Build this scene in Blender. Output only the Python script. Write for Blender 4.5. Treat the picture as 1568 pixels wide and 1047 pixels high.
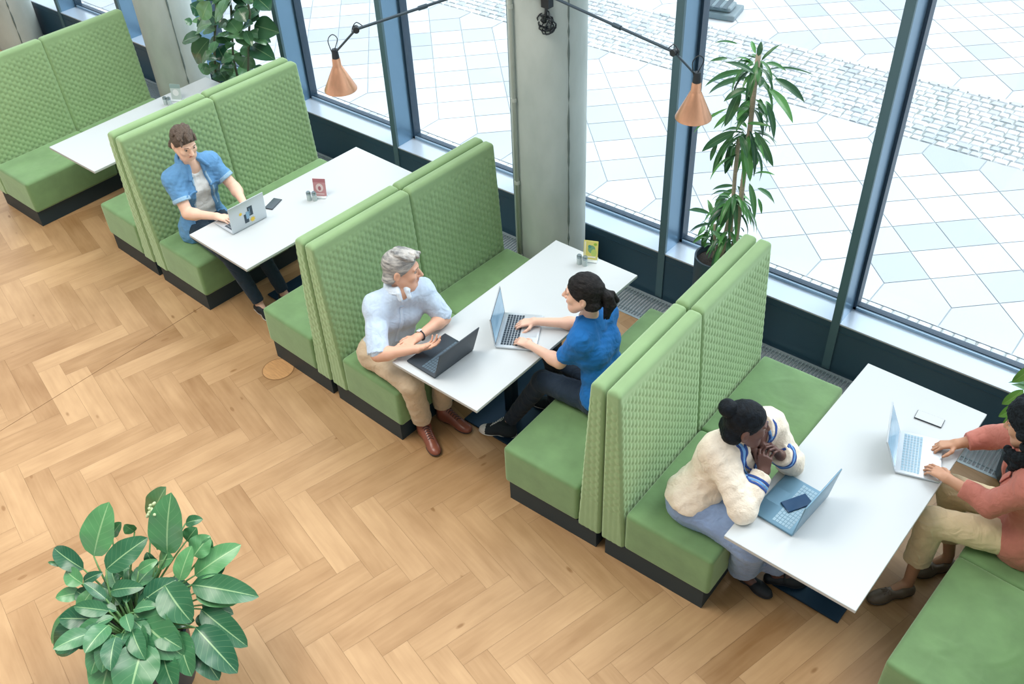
import bpy, bmesh, math, random
import numpy as np
from mathutils import Vector, Matrix
for o in list(bpy.data.objects): bpy.data.objects.remove(o)
SC = bpy.context.scene; COL = SC.collection
PI = math.pi
# ---------------------------------------------------------------- camera, sky, sun, exposure
cam = bpy.data.cameras.new('camera'); CAM = bpy.data.objects.new('camera', cam); COL.objects.link(CAM)
cam.sensor_fit = 'HORIZONTAL'; cam.sensor_width = 36.0; cam.lens = 33.829
cam.shift_x = 0.00679; cam.shift_y = 0.00273; cam.clip_end = 200
_r = ((0.77199, 0.63421, -0.04249), (-0.38924, 0.52453, 0.75721), (0.50252, -0.56802, 0.65179))
CAM.matrix_world = Matrix([[_r[0][i], _r[1][i], _r[2][i], (3.4812, -2.8747, 4.6699)[i]] for i in range(3)] + [[0, 0, 0, 1]])
SC.camera = CAM
W = bpy.data.worlds.new('sky'); SC.world = W; W.use_nodes = True
_n = W.node_tree.nodes; _l = W.node_tree.links
_bg = _n['Background']; _bg.inputs['Strength'].default_value = 0.95
_tc = _n.new('ShaderNodeTexCoord'); _sx = _n.new('ShaderNodeSeparateXYZ'); _cr = _n.new('ShaderNodeValToRGB')
_l.new(_tc.outputs['Generated'], _sx.inputs[0]); _mr = _n.new('ShaderNodeMapRange')
_mr.inputs[1].default_value = -1; _mr.inputs[2].default_value = 1
_l.new(_sx.outputs[1], _mr.inputs[0]); _l.new(_mr.outputs[0], _cr.inputs[0]); _l.new(_cr.outputs[0], _bg.inputs[0])
_cr.color_ramp.elements[0].color = (0.26, 0.26, 0.255, 1); _cr.color_ramp.elements[0].position = 0.2
_cr.color_ramp.elements[1].color = (1.55, 1.68, 1.8, 1); _cr.color_ramp.elements[1].position = 0.8
_s = bpy.data.lights.new('sun', 'SUN'); _s.energy = 1.8; _s.angle = math.radians(38); _s.color = (1, 0.98, 0.95)
SUN = bpy.data.objects.new('sun', _s); COL.objects.link(SUN)
SUN.rotation_euler = Vector((-0.35, -0.75, -1.0)).to_track_quat('-Z', 'Y').to_euler()
_a = bpy.data.lights.new('added_fill_light', 'AREA'); _a.energy = 360; _a.size = 4.0; _a.color = (1.0, 0.93, 0.84); FILL = bpy.data.objects.new('added_fill_light', _a); COL.objects.link(FILL)  # unseen fill light, added overhead to brighten the open floor
FILL.location = (-1.8, -2.6, 7.5); FILL.rotation_euler = Vector((0, 0.05, -1)).to_track_quat('-Z', 'Y').to_euler()
SC.view_settings.view_transform = 'Standard'; SC.view_settings.look = 'None'
SC.view_settings.gamma = 1.0; SC.view_settings.exposure = 0.26; SC.view_settings.use_curve_mapping = False

# ---------------------------------------------------------------- helpers
def lin(c):
    return tuple((x / 255 / 12.92 if x / 255 <= 0.04045 else ((x / 255 + 0.055) / 1.055) ** 2.4) for x in c)
def mat(name, rgb, rough=0.6, metal=0.0, var=0.0, vscale=8, bump=0.0, bscale=60, sheen=0.0, stretch=(1, 1, 1), spec=0.5, rgb2=None, coat=0, sss=0.0):
    m = bpy.data.materials.new(name); m.use_nodes = True
    nt = m.node_tree; b = nt.nodes['Principled BSDF']; c = lin(rgb)
    b.inputs['Base Color'].default_value = (*c, 1); b.inputs['Roughness'].default_value = rough
    b.inputs['Metallic'].default_value = metal; b.inputs['Specular IOR Level'].default_value = spec
    if sheen: b.inputs['Sheen Weight'].default_value = sheen; b.inputs['Sheen Roughness'].default_value = 0.5; b.inputs['Sheen Tint'].default_value = (*[min(1, x * 1.5 + 0.35) for x in c], 1)
    if coat: b.inputs['Coat Weight'].default_value = coat
    if sss: b.inputs['Subsurface Weight'].default_value = sss; b.inputs['Subsurface Radius'].default_value = (0.012, 0.004, 0.002)
    if var or bump or rgb2:
        tc = nt.nodes.new('ShaderNodeTexCoord'); mp = nt.nodes.new('ShaderNodeMapping'); mp.inputs['Scale'].default_value = stretch
        nt.links.new(tc.outputs['Object'], mp.inputs[0])
        if var or rgb2:
            no = nt.nodes.new('ShaderNodeTexNoise'); no.inputs['Scale'].default_value = vscale; no.inputs['Detail'].default_value = 5
            nt.links.new(mp.outputs[0], no.inputs[0])
            ra = nt.nodes.new('ShaderNodeValToRGB'); nt.links.new(no.outputs['Fac'], ra.inputs[0])
            ra.color_ramp.elements[0].position = 0.3; ra.color_ramp.elements[1].position = 0.7
            c2 = lin(rgb2) if rgb2 else tuple(x * (1 + var) for x in c); c1 = c if rgb2 else tuple(x * (1 - var) for x in c)
            ra.color_ramp.elements[0].color = (*c1, 1); ra.color_ramp.elements[1].color = (*c2, 1)
            nt.links.new(ra.outputs[0], b.inputs['Base Color'])
        if bump:
            n2 = nt.nodes.new('ShaderNodeTexNoise'); n2.inputs['Scale'].default_value = bscale; n2.inputs['Detail'].default_value = 4
            nt.links.new(mp.outputs[0], n2.inputs[0]); bp = nt.nodes.new('ShaderNodeBump'); bp.inputs['Strength'].default_value = bump
            bp.inputs['Distance'].default_value = 0.01
            nt.links.new(n2.outputs['Fac'], bp.inputs['Height']); nt.links.new(bp.outputs[0], b.inputs['Normal'])
    return m
class MB:
    """collects faces; build() links them as ONE mesh object"""
    def __init__(s): s.v = []; s.f = []; s.m = []
    def add(s, v, f, mi=0):
        k = len(s.v); s.v += [tuple(x) for x in v]; s.f += [tuple(i + k for i in q) for q in f]; s.m += [mi] * len(f); return s
    def box(s, a, b, mi=0, M=None):
        x0, y0, z0 = a; x1, y1, z1 = b
        v = [Vector(p) for p in ((x0, y0, z0), (x1, y0, z0), (x1, y1, z0), (x0, y1, z0), (x0, y0, z1), (x1, y0, z1), (x1, y1, z1), (x0, y1, z1))]
        if M: v = [M @ p for p in v]
        return s.add(v, [(0, 3, 2, 1), (4, 5, 6, 7), (0, 1, 5, 4), (1, 2, 6, 5), (2, 3, 7, 6), (3, 0, 4, 7)], mi)
    def rbox(s, a, b, r=0.01, n=3, mi=0, M=None, puff=0.0, seg=1):
        """rounded box from a subdivided sphere-cube"""
        bm = bmesh.new(); bmesh.ops.create_cube(bm, size=1.0)
        c = [(a[i] + b[i]) / 2 for i in range(3)]; d = [abs(b[i] - a[i]) for i in range(3)]
        for v in bm.verts: v.co = Vector([v.co[i] * d[i] for i in range(3)])
        r = min(r, min(d) * 0.49)
        bmesh.ops.bevel(bm, geom=list(bm.edges), offset=r, segments=n, profile=0.5, affect='EDGES')
        if seg > 1:
            bmesh.ops.subdivide_edges(bm, edges=[e for e in bm.edges if e.calc_length() > r * 3], cuts=seg, use_grid_fill=True)
        if puff:
            for v in bm.verts:
                t = [1 - min(1, abs(v.co[i]) / (d[i] / 2)) ** 2 for i in range(3)]
                for i in range(3):
                    j, k = (i + 1) % 3, (i + 2) % 3
                    if abs(v.co[i]) > d[i] / 2 - r * 0.5: v.co[i] += math.copysign(puff * (t[j] * t[k]) ** 0.5, v.co[i])
        bm.verts.index_update()
        vs = [v.co + Vector(c) for v in bm.verts]
        if M: vs = [M @ p for p in vs]
        s.add(vs, [[v.index for v in f.verts] for f in bm.faces], mi); bm.free(); return s
    def tube(s, pts, r, n=8, mi=0, cap=True, flat=1.0):
        pts = [Vector(p) for p in pts]; N = len(pts); rr = r if isinstance(r, (list, tuple)) else [r] * N
        up = Vector((0, 0, 1)); vs = []; fs = []; prev = None
        for i, p in enumerate(pts):
            t = (pts[min(i + 1, N - 1)] - pts[max(i - 1, 0)]); t = t.normalized() if t.length > 1e-9 else Vector((0, 0, 1))
            if prev is None: prev = up.cross(t) if abs(t.z) < 0.95 else Vector((1, 0, 0))
            a = (prev - t * prev.dot(t)).normalized(); prev = a; bb = t.cross(a)
            for k in range(n):
                th = 2 * PI * k / n; vs.append(p + (a * math.cos(th) + bb * math.sin(th) * flat) * rr[i])
        for i in range(N - 1):
            for k in range(n): fs.append((i * n + k, i * n + (k + 1) % n, (i + 1) * n + (k + 1) % n, (i + 1) * n + k))
        if cap: fs.append(tuple(range(n))[::-1]); fs.append(tuple((N - 1) * n + k for k in range(n)))
        return s.add(vs, fs, mi)
    def lathe(s, prof, n=32, c=(0, 0, 0), mi=0, M=None):
        vs = []; fs = []
        for r, z in prof:
            for k in range(n): vs.append(Vector((c[0] + r * math.cos(2 * PI * k / n), c[1] + r * math.sin(2 * PI * k / n), c[2] + z)))
        for i in range(len(prof) - 1):
            for k in range(n): fs.append((i * n + k, i * n + (k + 1) % n, (i + 1) * n + (k + 1) % n, (i + 1) * n + k))
        if M: vs = [M @ v for v in vs]
        return s.add(vs, fs, mi)
    def disc(s, c, r, n=32, mi=0): return s.add([(c[0] + r * math.cos(2 * PI * k / n), c[1] + r * math.sin(2 * PI * k / n), c[2]) for k in range(n)], [tuple(range(n))], mi)
    def build(s, name, mats, parent=None, smooth=False, kind=None, angle=None):
        me = bpy.data.meshes.new(name); me.from_pydata([tuple(v) for v in s.v], [], s.f)
        for m in (mats if isinstance(mats, (list, tuple)) else [mats]): me.materials.append(m)
        if len(set(s.m)) > 1: me.polygons.foreach_set('material_index', s.m)
        me.update()
        if smooth: me.polygons.foreach_set('use_smooth', [True] * len(me.polygons))
        if angle: me.set_sharp_from_angle(angle=math.radians(angle))
        o = bpy.data.objects.new(name, me); COL.objects.link(o)
        if parent: o.parent = parent
        if kind: o['kind'] = kind
        return o
def tag(o, label, cat, group=None):
    o['label'] = label; o['category'] = cat
    if group: o['group'] = group
    return o
def thing(name, label, cat, loc=(0, 0, 0), rz=0, group=None):
    o = bpy.data.objects.new(name, None); COL.objects.link(o); o.empty_display_size = 0.1
    o.location = loc; o.rotation_euler = (0, 0, rz); return tag(o, label, cat, group)
def dup(root, loc, rz, label=None, group=None):
    r = root.copy(); COL.objects.link(r); r.location = loc; r.rotation_euler = (0, 0, rz)
    if label: r['label'] = label
    if group: r['group'] = group
    for ch in list(root.children):
        c = ch.copy(); COL.objects.link(c); c.parent = r
        for g in list(ch.children):
            d = g.copy(); COL.objects.link(d); d.parent = c
    return r

# ---------------------------------------------------------------- materials
M_velvet = mat('green_velvet', (108, 143, 94), 0.8, var=0.16, vscale=5, sheen=0.9, bump=0.12, bscale=25)
M_quilt = mat('green_quilted_velvet', (132, 163, 114), 0.8, var=0.06, vscale=4, sheen=1.0)
M_plinth = mat('dark_plinth', (30, 54, 64), 0.5)
M_white = mat('white_laminate', (200, 207, 210), 0.32)
M_edge = mat('table_edge', (190, 196, 196), 0.4)
M_steel = mat('dark_steel', (22, 46, 60), 0.42, 0.3)
M_panel = mat('anthracite_panel', (44, 76, 94), 0.45)
M_frame_front = mat('frame_anthracite', (76, 106, 116), 0.5)
M_reveal = mat('frame_reveal', (112, 146, 172), 0.3, 0.5)
M_sill = mat('sill_metal', (196, 212, 228), 0.25, 0.35)
M_gasket = mat('gasket', (40, 64, 84), 0.4)
M_conc = mat('fair_faced_concrete', (166, 178, 174), 0.8, rgb2=(194, 204, 200), vscale=3.2, bump=0.25, bscale=14, stretch=(1, 1, 0.5))
M_grille = mat('grille_metal', (176, 190, 196), 0.35, 0.5)
M_void = mat('trench_void', (18, 30, 38), 0.8)
def glass_mat():
    m = bpy.data.materials.new('window_glass'); m.use_nodes = True; nt = m.node_tree; nt.nodes.clear()
    o = nt.nodes.new('ShaderNodeOutputMaterial'); mx = nt.nodes.new('ShaderNodeMixShader'); t = nt.nodes.new('ShaderNodeBsdfTransparent')
    g = nt.nodes.new('ShaderNodeBsdfGlossy'); g.inputs['Roughness'].default_value = 0.02
    t.inputs[0].default_value = (0.95, 0.975, 0.985, 1); ge = nt.nodes.new('ShaderNodeNewGeometry')
    d = nt.nodes.new('ShaderNodeVectorMath'); d.operation = 'DOT_PRODUCT'; nt.links.new(ge.outputs['Incoming'], d.inputs[0]); nt.links.new(ge.outputs['Normal'], d.inputs[1])
    q = []
    for op, v in (('ABSOLUTE', 0), ('SUBTRACT', 0), ('POWER', 5.0), ('MULTIPLY_ADD', 0.6)):
        k = nt.nodes.new('ShaderNodeMath'); k.operation = op; q.append(k)
    q[1].inputs[0].default_value = 1.0; q[2].inputs[1].default_value = 5.0; q[3].inputs[1].default_value = 0.6; q[3].inputs[2].default_value = 0.025
    nt.links.new(d.outputs['Value'], q[0].inputs[0]); nt.links.new(q[0].outputs[0], q[1].inputs[1]); nt.links.new(q[1].outputs[0], q[2].inputs[0]); nt.links.new(q[2].outputs[0], q[3].inputs[0])
    fr = q[3]
    nt.links.new(fr.outputs[0], mx.inputs[0]); nt.links.new(t.outputs[0], mx.inputs[1]); nt.links.new(g.outputs[0], mx.inputs[2]); nt.links.new(mx.outputs[0], o.inputs[0])
    return m
M_glass = glass_mat()

# ---------------------------------------------------------------- setting: floor
rng = random.Random(7)
def floor_material():
    m = bpy.data.materials.new('oak_herringbone'); m.use_nodes = True; nt = m.node_tree; L = nt.links
    b = nt.nodes['Principled BSDF']; b.inputs['Roughness'].default_value = 0.42
    at = nt.nodes.new('ShaderNodeAttribute'); at.attribute_name = 'tone'
    uv = nt.nodes.new('ShaderNodeAttribute'); uv.attribute_name = 'grain'
    mp = nt.nodes.new('ShaderNodeMapping'); mp.inputs['Scale'].default_value = (1.6, 22, 1); L.new(uv.outputs['Vector'], mp.inputs[0])
    n1 = nt.nodes.new('ShaderNodeTexNoise'); n1.inputs['Scale'].default_value = 1.6; n1.inputs['Detail'].default_value = 7; n1.inputs['Distortion'].default_value = 0.6; L.new(mp.outputs[0], n1.inputs[0])
    m2 = nt.nodes.new('ShaderNodeMapping'); m2.inputs['Scale'].default_value = (2.2, 6, 1); L.new(uv.outputs['Vector'], m2.inputs[0])
    n2 = nt.nodes.new('ShaderNodeTexNoise'); n2.inputs['Scale'].default_value = 1.2; n2.inputs['Detail'].default_value = 3; L.new(m2.outputs[0], n2.inputs[0])
    ra = nt.nodes.new('ShaderNodeValToRGB'); e = ra.color_ramp.elements
    e[0].position = 0.25; e[0].color = (*lin((146, 108, 66)), 1); e[1].position = 0.75; e[1].color = (*lin((198, 162, 119)), 1)
    ma = nt.nodes.new('ShaderNodeMath'); ma.operation = 'MULTIPLY_ADD'; ma.inputs[1].default_value = 0.24; ma.inputs[2].default_value = 0.02
    mb = nt.nodes.new('ShaderNodeMath'); mb.operation = 'MULTIPLY_ADD'; mb.inputs[1].default_value = 0.42
    mc = nt.nodes.new('ShaderNodeMath'); mc.operation = 'MULTIPLY_ADD'; mc.inputs[1].default_value = 0.30
    L.new(n1.outputs['Fac'], ma.inputs[0]); L.new(n2.outputs['Fac'], mb.inputs[0]); L.new(ma.outputs[0], mb.inputs[2]); L.new(at.outputs['Fac'], mc.inputs[0]); L.new(mb.outputs[0], mc.inputs[2])
    tc = nt.nodes.new('ShaderNodeTexCoord'); n3 = nt.nodes.new('ShaderNodeTexNoise'); n3.inputs['Scale'].default_value = 0.9; n3.inputs['Detail'].default_value = 3; L.new(tc.outputs['Object'], n3.inputs[0])
    md = nt.nodes.new('ShaderNodeMath'); md.operation = 'MULTIPLY_ADD'; md.inputs[1].default_value = 0.34; L.new(n3.outputs['Fac'], md.inputs[0]); L.new(mc.outputs[0], md.inputs[2])
    vo = nt.nodes.new('ShaderNodeTexVoronoi'); vo.inputs['Scale'].default_value = 2.6; m3 = nt.nodes.new('ShaderNodeMapping'); m3.inputs['Scale'].default_value = (1, 2.4, 1); L.new(uv.outputs['Vector'], m3.inputs[0]); L.new(m3.outputs[0], vo.inputs[0])
    kn = nt.nodes.new('ShaderNodeMapRange'); kn.inputs[1].default_value = 0.02; kn.inputs[2].default_value = 0.09; kn.inputs[3].default_value = -0.45; kn.inputs[4].default_value = 0.0; L.new(vo.outputs['Distance'], kn.inputs[0])
    me_ = nt.nodes.new('ShaderNodeMath'); me_.operation = 'ADD'; L.new(md.outputs[0], me_.inputs[0]); L.new(kn.outputs[0], me_.inputs[1]); mc = me_
    sub = nt.nodes.new('ShaderNodeMath'); sub.operation = 'SUBTRACT'; sub.inputs[1].default_value = 0.15; L.new(mc.outputs[0], sub.inputs[0])
    L.new(sub.outputs[0], ra.inputs[0]); L.new(ra.outputs[0], b.inputs['Base Color'])
    bp = nt.nodes.new('ShaderNodeBump'); bp.inputs['Strength'].default_value = 0.08; L.new(n1.outputs['Fac'], bp.inputs['Height']); L.new(bp.outputs[0], b.inputs['Normal'])
    return m
def make_floor():
    w, Lp, gap = 0.158, 0.70, 0.0006; ang = math.radians(-14); ca, sa = math.cos(ang), math.sin(ang); ox, oy = -0.09, -0.709
    x0, x1, y0, y1 = -11.0, 5.5, -5.0, 2.03
    vs, fs, tone, grain = [], [], [], []
    def clip(poly, ax, val, keep_less):
        out = []
        for i in range(len(poly)):
            p, q = poly[i], poly[(i + 1) % len(poly)]; ip = (p[0][ax] <= val) == keep_less; iq = (q[0][ax] <= val) == keep_less
            if ip: out.append(p)
            if ip != iq:
                t = (val - p[0][ax]) / (q[0][ax] - p[0][ax]); out.append((tuple(p[0][k] + t * (q[0][k] - p[0][k]) for k in (0, 1)), tuple(p[1][k] + t * (q[1][k] - p[1][k]) for k in (0, 1))))
        return out
    for m in range(-20, 20):
        for k in range(-110, 110):
            for kind in (0, 1):
                u0, v0 = k * w + m * Lp, k * w - m * Lp
                if kind == 0: a = (u0, v0); d = (w, Lp); v0 += w; a = (u0, v0)
                else: a = (u0, v0); d = (Lp, w)
                c = (a[0] + d[0] / 2, a[1] + d[1] / 2); X = ox + c[0] * ca - c[1] * sa; Y = oy + c[0] * sa + c[1] * ca
                if not (x0 - 1 < X < x1 + 1 and y0 - 1 < Y < y1 + 1): continue
                du, dv = rng.random() * 50, rng.random() * 50; poly = []
                for (i, j) in ((0, 0), (1, 0), (1, 1), (0, 1)):
                    pu = a[0] + (d[0] - gap if i else gap); pv = a[1] + (d[1] - gap if j else gap)
                    g = ((pu - a[0]), (pv - a[1])) if kind else ((pv - a[1]), (pu - a[0]))
                    poly.append(((ox + pu * ca - pv * sa, oy + pu * sa + pv * ca), (g[0] + du, g[1] + dv)))
                for ax, val, less in ((0, x0, False), (0, x1, True), (1, y0, False), (1, y1, True)):
                    poly = clip(poly, ax, val, less)
                    if len(poly) < 3: break
                if len(poly) < 3: continue
                b = len(vs); t = min(1, max(0, rng.gauss(0.5, 0.24)))
                for p, g in poly: vs.append((p[0], p[1], 0)); grain.append((g[0], g[1], 0)); tone.append(t)
                fs.append(tuple(range(b, len(vs))))
    nv = len(vs)
    b = len(vs); vs += [(x0, y0, -0.002), (x1, y0, -0.002), (x1, y1, -0.002), (x0, y1, -0.002)]; fs.append((b, b + 1, b + 2, b + 3)); tone += [0] * 4; grain += [(0, 0, 0)] * 4
    me = bpy.data.meshes.new('floor'); me.from_pydata(vs, [], fs)
    A = me.attributes.new('tone', 'FLOAT', 'POINT'); A.data.foreach_set('value', tone)
    G = me.attributes.new('grain', 'FLOAT_VECTOR', 'POINT'); G.data.foreach_set('vector', [c for g in grain for c in g])
    me.materials.append(floor_material()); me.materials.append(mat('floor_joint', (128, 96, 66), 0.8))
    me.polygons[len(fs) - 1].material_index = 1
    # the long expansion joint across the boards
    o = bpy.data.objects.new('floor', me); COL.objects.link(o); o['kind'] = 'structure'
make_floor()
_j = MB().box((-2.364, -5, -0.001), (-2.3605, 0.12, 0.0012)); _j.build('floor_joint', mat('joint_dark', (120, 92, 64), 0.8), kind='structure')
g = MB(); g.lathe([(0.118, 0.0), (0.118, 0.002), (0.112, 0.002)], 48, mi=1); g.lathe([(0.112, 0.0022), (0.001, 0.0022)], 48)
o = g.build('floor_outlet_cover', [mat('outlet_wood', (196, 150, 100), 0.5, var=0.15, vscale=6, stretch=(2, 14, 1)), mat('outlet_ring', (140, 104, 66), 0.5)])
o.location = (-1.285, -0.012, 0); tag(o, 'round wooden floor outlet cover set in the herringbone floor beside a green bench', 'floor outlet')

# ---------------------------------------------------------------- setting: window front
YW, YG, ZS, ZT = 2.367, 2.585, 0.415, 6.0
MX = [1.839 + 1.404 * k for k in (2, 1, 0, -1, -2, -3, -4, -5, -6, -7, -8)]
MX = [4.647, 3.243, 1.839, 0.449, -0.955, -2.36, -3.76, -5.15, -6.56, -7.98, -9.38]
mw = 0.057; XL, XR = -11.0, 5.5
b = MB(); b.box((XL, YW, -0.1), (XR, YW + 0.03, ZS - 0.012)); b.box((XL, YW - 0.004, ZS - 0.075), (XR, YW, ZS - 0.07)); b.box((XL, YW + 0.03, -0.1), (XR, YG + 0.08, ZS - 0.012))
b.build('wall_window_side', M_panel, kind='structure')
MB().box((XL, YW - 0.006, ZS - 0.012), (XR, YG - 0.02, ZS)).build('trim_1', M_sill, kind='structure')
for i, x in enumerate(MX):
    b = MB(); b.box((x, YW - 0.012, 0), (x + mw, YW + 0.012, ZT), 0); b.box((x + 0.001, YW + 0.012, ZS - 0.01), (x + mw - 0.001, YG - 0.02, ZT), 1)
    b.box((x - 0.02, YG - 0.02, ZS), (x + mw + 0.02, YG + 0.06, ZT), 2)
    b.build('trim_%d' % (i + 2), [M_frame_front, M_reveal, M_gasket], kind='structure')
for i in range(len(MX) - 1):
    xr, xl = MX[i], MX[i + 1] + mw
    w = MB().box((xl, YG + 0.01, ZS + 0.03), (xr, YG + 0.018, ZT)).build('window_%d' % (i + 1), M_glass, kind='structure')
    f = MB(); f.box((xl, YG - 0.02, ZS - 0.01), (xr, YG + 0.0, ZS + 0.022), 1); f.box((xl, YG + 0.0, ZS - 0.01), (xr, YG + 0.05, ZS + 0.03), 0)
    f.build('window_frame', [M_gasket, mat('frame_light', (150, 178, 200), 0.3, 0.4)] if i == 0 else WF, parent=w)
    if i == 0: WF = [m for m in w.children[0].data.materials]
# heating trench with a roll-up grille
b = MB(); b.box((XL, 2.03, -0.12), (XR, YW, -0.1)); b.box((XL, 2.02, -0.12), (XR, 2.03, -0.002)); b.build('floor_trench', M_void, kind='structure')
b = MB(); x = XL
while x < XR: b.box((x, 2.055, -0.018), (x + 0.007, YW - 0.045, 0.0)); x += 0.026
for y in (2.03, 2.10, 2.29, YW - 0.05): b.box((XL, y, -0.012 if y in (2.10, 2.29) else -0.02), (XR, y + (0.006 if y in (2.10, 2.29) else 0.022), -0.004 if y in (2.10, 2.29) else 0.003))
o = b.build('floor_grille', M_grille); tag(o, 'long slatted metal heating grille let into the floor along the window wall', 'grille')

# ---------------------------------------------------------------- outside: paving, cobbles, traffic block
def paving():
    m = bpy.data.materials.new('granite_paving'); m.use_nodes = True; nt = m.node_tree; L = nt.links; b = nt.nodes['Principled BSDF']; b.inputs['Roughness'].default_value = 0.7
    tc = nt.nodes.new('ShaderNodeTexCoord'); at = nt.nodes.new('ShaderNodeAttribute'); at.attribute_name = 'tone'
    no = nt.nodes.new('ShaderNodeTexNoise'); no.inputs['Scale'].default_value = 90; no.inputs['Detail'].default_value = 3; L.new(tc.outputs['Object'], no.inputs[0])
    ad = nt.nodes.new('ShaderNodeMath'); ad.operation = 'MULTIPLY_ADD'; ad.inputs[1].default_value = 0.35; L.new(no.outputs['Fac'], ad.inputs[0]); L.new(at.outputs['Fac'], ad.inputs[2])
    ra = nt.nodes.new('ShaderNodeValToRGB'); L.new(ad.outputs[0], ra.inputs[0])
    ra.color_ramp.elements[0].position = 0.1; ra.color_ramp.elements[0].color = (*lin((188, 199, 207)), 1); ra.color_ramp.elements[1].position = 0.9; ra.color_ramp.elements[1].color = (*lin((238, 241, 245)), 1)
    L.new(ra.outputs[0], b.inputs['Base Color']); return m
M_pave = paving(); M_joint = mat('paving_joint', (178, 190, 198), 0.9)
def slab_field(name, xa, xb, ya, yb, x_ref, y_ref, mats):
    """square slabs laid at 45 degrees with pentagon border slabs; bands ya..yb"""
    vs, fs, mi, tone = [], [], [], []
    h = 0.2625; g = 0.004; r2 = random.Random(3)
    def poly(pts):
        cx = sum(p[0] for p in pts) / len(pts); cy = sum(p[1] for p in pts) / len(pts); b = len(vs); t = r2.random() * 0.6
        for p in pts:
            dx, dy = p[0] - cx, p[1] - cy; l = math.hypot(dx, dy); vs.append((p[0] - dx / l * g * 1.4, p[1] - dy / l * g * 1.4, 0.0)); tone.append(t)
        fs.append(tuple(range(b, len(vs)))); mi.append(0)
    nr = int(round((yb - ya - 0.56) / h)); n0 = int((xa - x_ref) / (2 * h)) - 1; n1 = int((xb - x_ref) / (2 * h)) + 1
    for j in range(0, nr + 1):
        for n in range(n0, n1 + 1):
            cx = x_ref + n * 2 * h + (h if j % 2 else 0); cy = y_ref + j * h
            if cx < xa or cx > xb: continue
            if j == 0: poly([(cx - h, ya), (cx + h, ya), (cx + h, cy), (cx, cy + h), (cx - h, cy)])
            elif j == nr: poly([(cx - h, cy), (cx, cy - h), (cx + h, cy), (cx + h, yb), (cx - h, yb)])
            else: poly([(cx - h, cy), (cx, cy - h), (cx + h, cy), (cx, cy + h)])
    b = len(vs); vs.extend([(xa, ya, -0.004), (xb, ya, -0.004), (xb, yb, -0.004), (xa, yb, -0.004)]); tone += [0] * 4; fs.append((b, b + 1, b + 2, b + 3)); mi.append(1)
    me = bpy.data.meshes.new(name); me.from_pydata(vs, [], fs); A = me.attributes.new('tone', 'FLOAT', 'POINT'); A.data.foreach_set('value', tone)
    for m in mats: me.materials.append(m)
    me.polygons.foreach_set('material_index', mi); o = bpy.data.objects.new(name, me); COL.objects.link(o); o['kind'] = 'structure'
slab_field('pavement', -22, 14, 3.265, 5.85, 1.2745 + 0.2625, 3.538, [M_pave, M_joint])
slab_field('plaza_paving', -30, 16, 7.1, 16.0, 1.2745, 7.37, [M_pave, M_joint])
def cobbles(name, xa, xb, ya, yb, sx, sy, jit, seed):
    vs, fs, mi, tone = [], [], [], []; r2 = random.Random(seed); y = ya
    while y < yb:
        x = xa - r2.random() * sx
        while x < xb:
            w = sx * r2.uniform(0.75, 1.25); d = sy; b = len(vs); t = r2.random() * 0.8
            pts = [(x + 0.006, y + 0.006), (x + w - 0.006, y + 0.006), (x + w - 0.006, y + d - 0.006), (x + 0.006, y + d - 0.006)]
            for p in pts: vs.append((p[0] + r2.uniform(-jit, jit), p[1] + r2.uniform(-jit, jit), -0.006)); tone.append(t)
            for p in pts: vs.append((x + w / 2 + (p[0] - x - w / 2) * 0.78 + r2.uniform(-jit, jit) * 0.5, y + d / 2 + (p[1] - y - d / 2) * 0.78, 0.006)); tone.append(t)
            fs.extend([(b + 4, b + 5, b + 6, b + 7)] + [(b + k, b + (k + 1) % 4, b + 4 + (k + 1) % 4, b + 4 + k) for k in range(4)]); mi.extend([0] * 5); x += w
        y += sy
    b = len(vs); vs.extend([(xa, ya, -0.006), (xb, ya, -0.006), (xb, yb, -0.006), (xa, yb, -0.006)]); tone += [0] * 4; fs.append((b, b + 1, b + 2, b + 3)); mi.append(1)
    me = bpy.data.meshes.new(name); me.from_pydata(vs, [], fs); A = me.attributes.new('tone', 'FLOAT', 'POINT'); A.data.foreach_set('value', tone)
    me.materials.append(M_pave); me.materials.append(M_cj); me.polygons.foreach_set('material_index', mi)
    o = bpy.data.objects.new(name, me); COL.objects.link(o); o['kind'] = 'structure'
M_cj = mat('cobble_joint', (160, 168, 168), 0.9)
cobbles('cobble_edging', -16, 8, 3.165, 3.265, 0.1, 0.1, 0.006, 5)
cobbles('cobble_band', -22, 14, 5.85, 7.1, 0.11, 0.1, 0.009, 6)
MB().box((-16, YG + 0.07, -0.02), (8, 3.165, -0.002)).build('gravel_strip', mat('pale_gravel', (226, 228, 224), 0.9, var=0.12, vscale=60, bump=0.3, bscale=80), kind='structure')
MB().add([(-60, -30, -0.03), (40, -30, -0.03), (40, 60, -0.03), (-60, 60, -0.03)], [(0, 1, 2, 3)]).build('plaza_ground', mat('far_ground', (226, 230, 234), 0.9), kind='structure')
# ---------------------------------------------------------------- concrete pillars
def pillar(x, y, label, pipe=False):
    t = thing('concrete_pillar', label, 'pillar', (x, y, 0))
    b = MB(); n = 64; prof = [(0.268, 0.0)] + [(0.268, z * 0.5) for z in range(1, 13)]
    b.lathe(prof, n); c = b.build('shaft', M_conc, t, smooth=True)
    s = MB()
    for a in (5.9,):                       # the vertical shuttering seam with its rough edge
        rr = random.Random(int(a * 100)); pts = []; z = 0.0
        while z < 6: pts.append((0.2685 * math.cos(a + rr.uniform(-.004, .004)), 0.2685 * math.sin(a + rr.uniform(-.004, .004)), z)); z += 0.05
        s.tube(pts, [0.007 * rr.uniform(0.1, 1.5) for _ in pts], 5)
    s.build('shuttering_seam', mat('seam_grey', (104, 118, 116), 0.9), t)
    return t
pillar(-0.34, 2.05, 'grey round concrete pillar behind the second table, with a thin pipe up its side')
pillar(-5.05, 2.05, 'grey round concrete pillar beside the rubber plant at the back table')
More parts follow.
